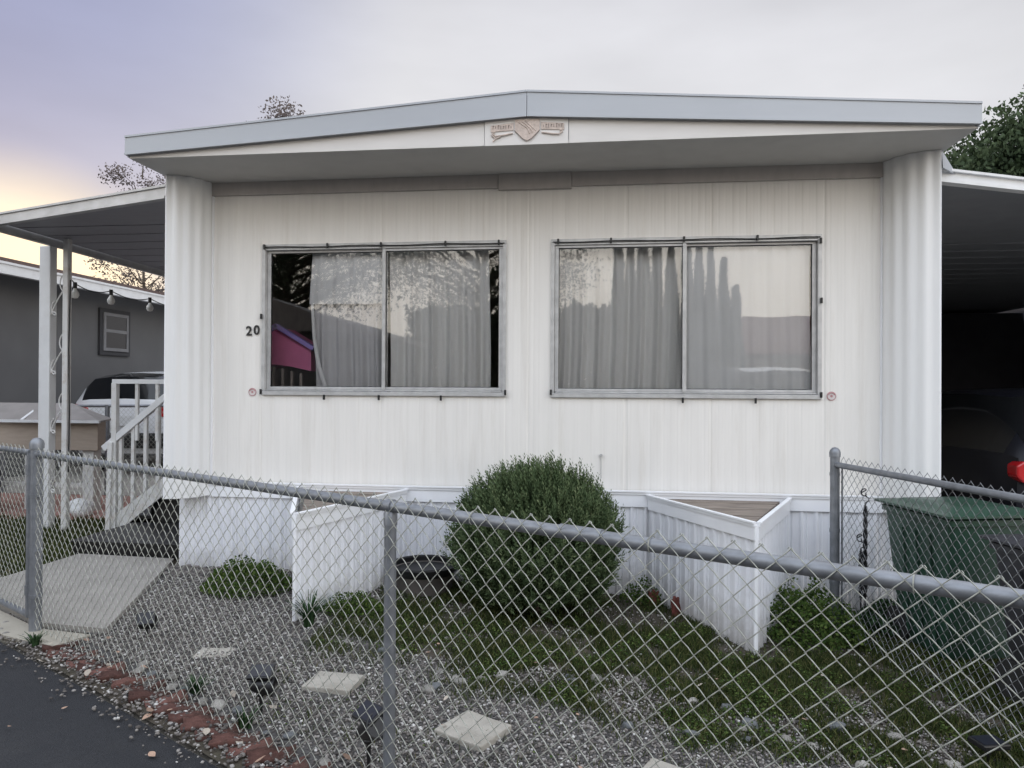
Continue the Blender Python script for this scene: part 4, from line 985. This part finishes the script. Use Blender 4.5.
mb = MB(); mb.beam((-5.50, 1.22, 0), (-5.50, 1.22, 3.03), .06, .06, up=(0, 1, 0)); attach(mb.build('scroll_post', M['white_old'], bevel=.006), pc)
mb = MB()
for i in range(4):
    z = .55+i*.62
    for s in (1, -1):
        P = []
        for q in range(22):
            t = q/21; a = t*6.6; r_ = .10*(1-t*.75); P.append((-5.62+s*(.07-r_*math.sin(a)*.5-.03*t), 1.24, z+s*(.26-t*.17)+r_*math.cos(a)*.6-.06*s))
        mb.tube(P, .007, 5)
    mb.tube([(-5.72, 1.24, z-.20), (-5.62, 1.24, z+.0), (-5.52, 1.24, z+.15)], .007, 5)
attach(mb.build('scroll_ironwork', M['white_old'], smooth=True), pc)
sl_ = empty('string_lights', (-5.8, 1.3, 2.6), 'string of clear bulbs hanging below the patio cover edge', 'string lights')
BY = [1.457, 2.03, 2.75, 3.6]
P = [(-5.52, 1.22, 2.95), (-5.56, 1.30, 2.66)]
for a_, b_ in zip(BY[:-1], BY[1:]):
    for q in range(8): t = q/8; P.append((-5.60, a_+(b_-a_)*t, 2.60-.05*math.sin(math.pi*t)))
mb = MB(); mb.tube(P, .006, 5); mb.tube([(-5.455, 1.21, 2.6), (-5.46, 1.20, 1.9), (-5.455, 1.21, 1.2), (-5.46, 1.21, .6)], .006, 5); attach(mb.build('cable', M['black']), sl_)
for y in BY:
    mb = MB(); mb.tube([(-5.60, y, 2.615), (-5.60, y, 2.55)], .020, 8); attach(mb.build('socket', M['black']), sl_)
    mb = MB(); mb.lathe([(.014, 0), (.022, -.02), (.040, -.05), (.042, -.075), (.028, -.105), (.004, -.112)], 14, (-5.60, y, 2.55)); attach(mb.build('bulb', M['bulb'], smooth=True), sl_)

# ------------------------------------------------------------------ entry steps at the left side
st = empty('entry_steps', (-4.4, 1.2, 0), 'dark entry steps with white handrails at the left side of the home', 'steps')
y0s, y1s = 1.10, 2.15
for i, (xa, z) in enumerate(((-4.78, .19), (-4.52, .38), (-4.26, .57), (-4.0, .76))):
    mb = MB(); mb.box(xa, xa+.30 if i < 3 else -3.46, y0s+.03, y1s, z-.035, z); mb.box(xa+.02, xa+.035, y0s+.04, y1s-.02, max(0, z-.19), z-.036); attach(mb.build('tread', M['black'], bevel=.003), st)
mb = MB(); mb.prism([(-4.90, y0s, .04), (-4.80, y0s, .04), (-3.95, y0s, .70), (-3.95, y0s, .86), (-4.90, y0s, .16)], (0, .03, 0)); attach(mb.build('stringer', M['white_old']), st)
mb = MB(); mb.beam((-4.98, y0s, .86), (-4.0, y0s, 1.64), .05, .065); attach(mb.build('handrail', M['white'], bevel=.006), st)
for i in range(7):
    x = -4.80+i*.135; z = .14+(x+4.86)*.79; mb = MB(); mb.beam((x, y0s+.012, z-.05), (x, y0s+.012, z+.82), .034, .034, up=(0, 1, 0)); attach(mb.build('baluster', M['white_old']), st)
mb = MB(); mb.beam((-4.86, y0s, 0), (-4.86, y0s, 1.53), .055, .055, up=(0, 1, 0)); mb.beam((-4.90, y0s-.03, -.0), (-4.88, y0s-.03, .93), .05, .05, up=(0, 1, 0)); attach(mb.build('newel_post', M['white_old'], bevel=.004), st)
mb = MB(); mb.beam((-4.88, y0s, 1.545), (-3.5, y0s, 1.545), .05, .045); attach(mb.build('landing_rail', M['white']), st)
mb = MB(); mb.beam((-4.86, y1s, 1.2), (-3.5, y1s, 1.2), .04, .04); attach(mb.build('landing_rail', M['white']), st)
for x in (-4.62, -4.40, -4.16, -3.92):
    mb = MB(); mb.beam((x, y0s, .95), (x, y0s, 1.53), .03, .03, up=(0, 1, 0)); attach(mb.build('baluster', M['white_old']), st)
mb = MB(); mb.box(-4.5, -3.47, y0s+.08, y1s, .0, .36); attach(mb.build('under_step_shade', M['black']), st)  # black block stands for the shade in the open space under the steps
mb = MB(); mb.box(-4.62, -3.47, .22, 1.06, .0, .11); mb.box(-4.63, -3.465, .20, 1.07, .11, .13)
tag(mb.build('low_step', M['black'], bevel=.006), 'low black step platform between the concrete path and the entry steps', 'step')

# ------------------------------------------------------------------ neighbour's side
nh = empty('neighbour_house', (-9.5, 5, 0), 'grey stucco neighbouring house with white gutter and small window on the left', 'house')
mb = MB(); mb.box(-14, -9.5, -4, 16, 0, 3.35); attach(mb.build('wall', M['neigh']), nh)
mb = MB(); mb.prism([(-8.85, -4.4, 3.36), (-8.85, -4.4, 3.42), (-11.8, -4.4, 3.98), (-14.6, -4.4, 3.42), (-14.6, -4.4, 3.36)], (0, 20.8, 0)); attach(mb.build('roof', M['roofbrown']), nh)
mb = MB(); mb.box(-8.90, -8.80, -4.4, 16.4, 3.17, 3.345); mb.box(-8.92, -8.78, -4.4, 16.4, 3.315, 3.350); mb.box(-9.49, -8.92, -4.4, 16.4, 3.30, 3.32); attach(mb.build('gutter', M['white']), nh)
wn = MB(); wn.box(-9.50, -9.45, 6.97, 7.85, 2.10, 3.0); f = wn.build('window', M['neigh']); f.data.materials[0] = mat('window_surround', (.05, .05, .055), .7); attach(f, nh)
mb = MB()
for (a, b, c, d) in ((7.05, 7.11, 2.18, 2.92), (7.71, 7.77, 2.18, 2.92), (7.11, 7.71, 2.18, 2.24), (7.11, 7.71, 2.86, 2.92), (7.11, 7.71, 2.54, 2.60)): mb.box(-9.45, -9.425, a, b, c, d)
q = mb.build('window_frame', mat('grey_window_frame', (.22, .22, .23), .5)); q.parent = f; q.matrix_parent_inverse = Matrix.Identity(4)
mb = MB(); mb.box(-9.45, -9.435, 7.11, 7.71, 2.24, 2.86); q = mb.build('pane', M['car_glass']); q.parent = f; q.matrix_parent_inverse = Matrix.Identity(4)
nf = empty('chain_link_fence', (-6.7, 3.5, 0), 'distant chain link fence behind the tan box on legs', 'fence')
mb = MB(); mb.tube([(-9.3, 3.5, 1.20), (-3.5, 3.5, 1.25)], .02, 10); attach(mb.build('top_rail', M['galv'], smooth=True), nf)
for x in (-8.3, -6.72, -5.2):
    mb = MB(); mb.tube([(x, 3.5, 0), (x, 3.5, 1.24)], .03, 12); attach(mb.build('post', M['galv'], smooth=True), nf)
chain_mesh((-9.3, 3.5), (-3.5, 3.5), 1.24, .05, M['wire'], parent=nf, r=.0022)
tb = empty('raised_box', (-6.6, 2.5, 0), 'tan wooden box with grey sloping lid on white legs', 'box')
mb = MB(); mb.prism([(-7.7, 2.2, .73), (-5.88, 2.2, .73), (-6.15, 2.7, .73), (-7.7, 2.7, .73)], (0, 0, .33)); attach(mb.build('body', M['tan'], bevel=.005), tb)
mb = MB(); mb.prism([(-7.8, 2.12, 1.065), (-5.80, 2.12, 1.065), (-6.55, 2.62, 1.26), (-7.8, 2.62, 1.26)], (0, 0, .02)); mb.prism([(-5.80, 2.12, 1.065), (-6.10, 2.75, 1.065), (-6.55, 2.62, 1.26)], (0, 0, .02)); attach(mb.build('lid', M['greylid']), tb)
mb = MB(); mb.beam((-7.8, 2.11, 1.075), (-5.79, 2.11, 1.075), .03, .03); mb.beam((-6.8, 2.12, 1.09), (-7.0, 2.75, 1.30), .03, .02); attach(mb.build('lid_edge', M['white']), tb)
for x in (-7.5, -6.80, -6.04):
    mb = MB(); mb.box(x-.07, x+.07, 2.25, 2.38, 0, .73); attach(mb.build('leg', M['white_old']), tb)
mb = MB(); mb.beam((-7.5, 2.31, .30), (-6.04, 2.31, .30), .05, .05); attach(mb.build('rail', M['white_old']), tb)
# white sack and clutter under the box
bm = bmesh.new(); bmesh.ops.create_icosphere(bm, subdivisions=3, radius=.13)
for v in bm.verts: v.co *= 1+.35*noise.noise(v.co*9); v.co.z = max(v.co.z*.85, -.09)
me = bpy.data.meshes.new('white_sack'); bm.to_mesh(me); bm.free(); me.materials.append(M['white']); o = bpy.data.objects.new('white_sack', me); COL.objects.link(o); o.location = (-5.9, 1.95, .09)
for p in me.polygons: p.use_smooth = True
tag(o, 'crumpled white sack lying on the brick patio', 'sack')
# metal cans on the low shelf at the far left
for i, (x, y, s, r_) in enumerate(((-4.62, -.05, .9, .4), )): pass
mb = MB(); mb.box(-7.6, -6.95, 1.62, 2.0, .0, .52); o = mb.build('storage_crate', M['dark'], bevel=.02); tag(o, 'dark crate under the tan box on legs', 'crate')
mb = MB(); mb.box(-8.1, -7.0, 1.52, 2.1, .70, .76); 
for x in (-8.0, -7.1): mb.box(x-.04, x+.04, 1.56, 1.66, 0, .70)
bn_ = mb.build('garden_bench', M['white_old'], bevel=.004); tag(bn_, 'weathered white bench at the far left edge', 'bench')

# ------------------------------------------------------------------ cars
def car(name, loc, rz, paint, label, Ln=4.5, Wd=1.82, H=1.68):
    r = empty(name, loc, label, 'car', None, rz)
    # side profile stations along y (rear at y=0, facing +y): (y, zlow, zbelt, ztop, half width, half roof width)
    stn = [(0, .45, .95, .98, .70, .55), (.06, .32, 1.05, 1.10, .86, .60), (.22, .28, 1.08, 1.42, .90, .62), (.55, .28, 1.08, H-.04, .91, .64), (1.3, .26, 1.06, H, .91, .66), (2.2, .26, 1.04, H-.02, .91, .66),
           (2.7, .26, 1.03, H-.10, .91, .63), (3.25, .26, 1.02, 1.12, .90, .60), (3.9, .28, .96, 1.0, .88, .60), (4.35, .32, .86, .90, .80, .55), (4.5, .42, .72, .74, .62, .45)]
    V = []; F = []; mi = []
    for (y, a, b, c, hw, hr) in stn:
        ring = [(-hw*.9, a), (-hw, a+.12), (-hw, (a+b)/2), (-hw*.98, b), (-(hw*.98+hr)/2-.02, b+(c-b)*.55), (-hr, c-(c-b)*.08), (-hr*.6, c), (0, c+.01)]
        ring = ring+[(-x, z) for x, z in ring[::-1][1:]]
        V += [(x*Wd/1.82, y*Ln/4.5, z) for x, z in ring]; k = len(ring)
    for i in range(len(stn)-1):
        for j in range(k-1):
            F.append((i*k+j, i*k+j+1, (i+1)*k+j+1, (i+1)*k+j))
            glass = (j in (3, 4, k-5, k-6) and 2 <= i <= 6) or (i in (6, 1, 2) and 3 < j < k-5)
            mi.append(1 if glass else 0)
        F.append((i*k, (i+1)*k, (i+1)*k+k-1, i*k+k-1)); mi.append(0)
    F.append(tuple(range(k))); mi.append(0); F.append(tuple((len(stn)-1)*k+j for j in range(k))[::-1]); mi.append(0)
    mb = MB(); mb.v = V; mb.f = F; mb.mi = mi
    mb.build('body', [paint, M['car_glass']], r, smooth=True)
    for s in (-1, 1):
        mb = MB(); mb.prism([(s*.56, -.020, .86), (s*.84, -.020, .84), (s*.90, -.020, .90), (s*.90, -.020, .99), (s*.84, -.020, 1.03), (s*.60, -.020, .98)], (0, .16, 0)); mb.build('taillight', M['red'], r, bevel=.015)
        for y in (.85, 3.55):
            mb = MB(); mb.tube([(s*.72, y, .33), (s*.90, y, .33)], .33, 28); wh = mb.build('wheel', M['tyre'], r, bevel=.02)
            mb = MB(); mb.tube([(s*.895, y, .33), (s*.912, y, .33)], .21, 20); q = mb.build('rim', M['rim'], wh)
    mb = MB(); mb.box(-.80, .80, -.05, .06, .40, .62); mb.build('bumper', M['black'], r, bevel=.03)
    mb = MB(); mb.box(-.27, .27, -.030, -.015, .72, .86); mb.build('number_plate', M['white'], r)
    return r
lc = car('parked_car', (-7.85, 5.4, 0), R(4), M['car_white'], 'white car with dark rear window parked beside the grey neighbouring house', H=1.52)
lc.scale = (1, 1, 1.16)
car('parked_car', (4.50, 1.05, gz(3)), R(0), M['car_dark'], 'dark car with red taillight parked under the carport', H=1.66)

# ------------------------------------------------------------------ CARPORT at the right
cp = empty('carport', (3, 0, 0), 'carport with pale gutter and dark underside attached to the right side of the home', 'carport')
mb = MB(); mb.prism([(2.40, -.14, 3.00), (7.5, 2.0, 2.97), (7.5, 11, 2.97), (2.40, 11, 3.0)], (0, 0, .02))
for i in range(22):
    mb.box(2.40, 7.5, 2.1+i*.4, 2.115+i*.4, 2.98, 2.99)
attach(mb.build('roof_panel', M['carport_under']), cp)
a, b = Vector((2.40, -.16, 3.035)), Vector((7.5, 1.98, 3.02)); mb = MB(); mb.beam(a, b, .05, .09); mb.beam(a+Vector((0, -.02, -.035)), b+Vector((0, -.02, -.035)), .065, .022); mb.beam(a+Vector((0, -.02, .045)), b+Vector((0, -.02, .045)), .065, .018)
attach(mb.build('front_gutter', M['white']), cp)
mb = MB(); mb.prism([(2.395, -.30, 3.06), (2.58, -.10, 3.06), (2.395, -.28, 3.19)], (0, .02, 0)); attach(mb.build('flashing', M['fascia']), cp)
for (x, y) in ((7.3, 2.1), (7.3, 6.0)):
    mb = MB(); mb.beam((x, y, -.1), (x, y, 2.97), .1, .1, up=(0, 1, 0)); attach(mb.build('post', M['white']), cp)
mb = MB(); mb.box(2.42, 7.6, 8.2, 11, -.1, 2.9); o = mb.build('added_shed', M['dark']); tag(o, 'dark block added at the far end to keep the carport dark', 'light blocker')  # added behind the carport so that its interior renders dark
mb = MB(); mb.box(7.7, 13, -.5, 14, -.1, 3.3); mb.prism([(7.4, -.8, 3.3), (13, -.8, 3.3), (10.3, -.8, 4.2)], (0, 15, 0)); o = mb.build('added_building', M['dark']); tag(o, 'dark block added beyond the carport to keep it dark', 'building')  # added too, encloses the carport on the right to darken it

# ------------------------------------------------------------------ trees
def tree(name, x, y, h, cr, m, label, n=9000, leaf=.09, trunk_h=.35, sparse=0, seed=1, clumps=40, vstretch=1.2, droop=0.0, z0=0, group=None):
    g = np.random.default_rng(seed); pr = random.Random(seed)
    r = empty(name, (x, y, z0), label, 'tree', group)
    th = h*trunk_h; cz = th+(h-th)*.5; rv = (h-th)*.5
    mb = MB(); mb.tube([(0, 0, -.2), (.03*h*pr.uniform(-1, 1), .0, th*.6), (0, .02*h*pr.uniform(-1, 1), th), (0, 0, h*.85)], [h*.022, h*.017, h*(.013 if not sparse else .006), h*(.003 if not sparse else .0015)], 10)
    cl = []
    for i in range(clumps):
        while True:
            v = g.uniform(-1, 1, 3)
            if np.linalg.norm(v) < 1: break
        v = v/np.linalg.norm(v)*(np.linalg.norm(v)**.5)
        c = np.array([v[0]*cr, v[1]*cr, cz+v[2]*rv]); cl.append(c)
        z_s = max(th*.7, c[2]-.35*np.linalg.norm(c[:2])-.2); mid = (c*.5+np.array([0, 0, z_s])*.5)+g.normal(size=3)*cr*.05
        q_ = .35 if sparse else 1
        mb.tube([(0, 0, z_s*.95), tuple(mid), tuple(c)], [h*.007*q_, h*.004*q_, h*.0012*q_], 5)
    mb.build('trunk', M['bark'], r, smooth=True)
    V = []; F = []; Rn = []
    cs = cr*(.34 if not sparse else .30)
    for i in range(n):
        c = cl[g.integers(clumps)]; d = g.normal(size=3); d /= np.linalg.norm(d); p = c+d*cs*g.random()**.5*np.array([1, 1, .75*vstretch])
        p[2] -= droop*np.linalg.norm((p-c)[:2])
        s = leaf*g.uniform(.6, 1.3); a = g.normal(size=3); a[2] -= droop*2; a /= np.linalg.norm(a); u = np.cross(a, g.normal(size=3)); u /= np.linalg.norm(u)
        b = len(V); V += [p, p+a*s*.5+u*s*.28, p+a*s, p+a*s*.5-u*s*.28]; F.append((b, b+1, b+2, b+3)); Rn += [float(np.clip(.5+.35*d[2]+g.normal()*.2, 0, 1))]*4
    np_mesh('crown', V, F, m, Rn, r)
    return r
tree('evergreen_tree', 12.2, 15, 9.0, 3.1, M['mtree'], 'dark drooping evergreen tree rising behind the carport', n=75000, leaf=.16, clumps=110, droop=.6, seed=4)
tree('bare_tree', -8.5, 13, 9.55, 1.9, M['mtwig'], 'sparse brownish treetop rising above the roof edge on the left', n=15000, leaf=.085, sparse=1, clumps=34, seed=6)
tree('bare_tree', -12.4, 12.5, 8.1, 1.2, M['mtwig'], 'thin sparse treetop rising above the patio cover at the left', n=6500, leaf=.07, sparse=1, clumps=30, seed=8)
tree('bare_tree', -20.0, 30, 6.2, 2.2, M['mtwig'], 'small far bare tree above the neighbouring roof', n=900, leaf=.16, sparse=1, clumps=30, seed=9)
# low distant hill line
V = []; F = []; n = 80
for i in range(n+1):
    x = -260+i*4; hh = 13+5*noise.noise(Vector((x*.02, 0, 0)))+3*noise.noise(Vector((x*.06, 3, 0)))
    V += [(x, 200, -1), (x, 230, max(1, hh)), (x, 300, max(1, hh*.6))]
for i in range(n): F += [(3*i, 3*i+3, 3*i+4, 3*i+1), (3*i+1, 3*i+4, 3*i+5, 3*i+2)]
o = np_mesh('hills', V, F, mat('hill_brush', (.16, .13, .12), .95, vscale=.05), smooth=True); o['kind'] = 'structure'

# ------------------------------------------------------------------ ACROSS THE ROAD (seen reflected in the panes)
oh = empty('opposite_house', (-7, -15, 0), 'grey gabled house across the road reflected in the left window', 'house')
mb = MB(); mb.box(-13, -6.2, -20, -11, -.1, 2.9); attach(mb.build('wall', M['neigh']), oh)
mb = MB(); mb.prism([(-13.4, -10.6, 2.85), (-5.7, -10.6, 2.85), (-5.7, -10.6, 2.98), (-9.5, -10.6, 4.1), (-13.4, -10.6, 2.98)], (0, -9.8, 0)); attach(mb.build('roof', M['greylid']), oh)
rh = empty('opposite_house', (14, -34, 0), 'house with red tiled roof across the road reflected in the right window', 'house')
mb = MB(); mb.box(7.1, 24, -40, -31, -.1, 3.3); attach(mb.build('wall', M['tan']), rh)
mb = MB(); mb.prism([(6.5, -30.5, 3.25), (24.6, -30.5, 3.25), (23.5, -35, 5.4), (8.0, -35, 5.4)], (0, 0, .1)); mb.prism([(6.5, -39.5, 3.25), (24.6, -39.5, 3.25), (23.5, -35, 5.4), (8.0, -35, 5.4)], (0, 0, .1)); attach(mb.build('roof', M['rooftile']), rh)
tree('street_tree', -13.0, -23, 13, 5.5, M['mtree'], 'large dark tree behind the opposite grey house, reflected in the left window', n=34000, leaf=.15, clumps=90, seed=21)
tree('street_tree', -4.6, -23, 12.5, 4.3, M['mtree'], 'tall leafy tree across the road, reflected in the left window', n=30000, leaf=.12, clumps=70, seed=23)
hp = np.random.default_rng(77); n_ = 26000; hx = hp.uniform(-6.4, .75, n_); hy = -18.5+hp.uniform(-.9, .9, n_)  # unseen leaf mass, added to darken the lower part of the window reflections
top = np.array([4.1+.55*noise.noise(Vector((a*.9, 0, 5)))+.35*noise.noise(Vector((a*3, 0, 8))) for a in hx]); hz = top*hp.random(n_)**.6
d_ = hp.normal(0, 1, (n_, 3)); d_ /= np.linalg.norm(d_, axis=1)[:, None]; u_ = np.cross(d_, hp.normal(0, 1, (n_, 3))); u_ /= np.linalg.norm(u_, axis=1)[:, None]
p_ = np.stack([hx, hy, hz], 1); V = np.stack([p_, p_+d_*.09+u_*.06, p_+d_*.18, p_+d_*.09-u_*.06], 1).reshape(-1, 3); i_ = np.arange(n_)*4
tag(np_mesh('added_hedge', V, np.stack([i_, i_+1, i_+2, i_+3], 1), M['mtree'], np.repeat(hp.random(n_), 4)), 'leaf mass added across the road to darken the reflection in the lower panes', 'added_hedge')
def cypress(x, y, h, rad, seed, label):
    g = np.random.default_rng(seed); r = empty('cypress_tree', (x, y, 0), label, 'tree', 'cypress trees across the road')
    mb = MB(); mb.tube([(0, 0, -.1), (0, 0, h*.9)], [.12, .02], 8); mb.build('trunk', M['bark'], r)
    n = 9000; t = g.random(n)**.9; a = g.uniform(0, 6.283, n); rr_ = rad*np.clip((1-t)**.75*1.3, .01, 1)*(.75+.3*g.random(n)); p = np.stack([rr_*np.cos(a), rr_*np.sin(a), .3+t*(h-.3)], 1)
    d = np.stack([np.cos(a)*.3, np.sin(a)*.3, np.ones(n)], 1)+g.normal(0, .2, (n, 3)); s = g.uniform(.10, .2, n)[:, None]; u = np.stack([-np.sin(a), np.cos(a), 0*a], 1)
    V = np.stack([p, p+d*s*.5+u*s*.3, p+d*s, p+d*s*.5-u*s*.3], 1).reshape(-1, 3); i = np.arange(n)*4
    np_mesh('crown', V, np.stack([i, i+1, i+2, i+3], 1), M['mtree'], np.repeat(g.random(n), 4), r)
for i, (x, h) in enumerate(((.72, 7.6), (1.17, 7.3), (1.60, 7.5), (2.05, 7.2), (2.55, 7.1), (3.10, 6.9), (3.52, 6.62), (3.95, 6.45), (4.40, 5.95), (4.80, 5.0))):
    y = -20+.05*(i % 3)
    cypress(x, y, h, .30, 50+i, 'slender dark cypress number %s from the left in the row across the road' % ('one', 'two', 'three', 'four', 'five', 'six', 'seven', 'eight', 'nine', 'ten')[i])
car('parked_car', (2.4, -10.6, gz(3)), R(-119), M['car_white'], 'white car parked across the road reflected in the right window', H=2.15)
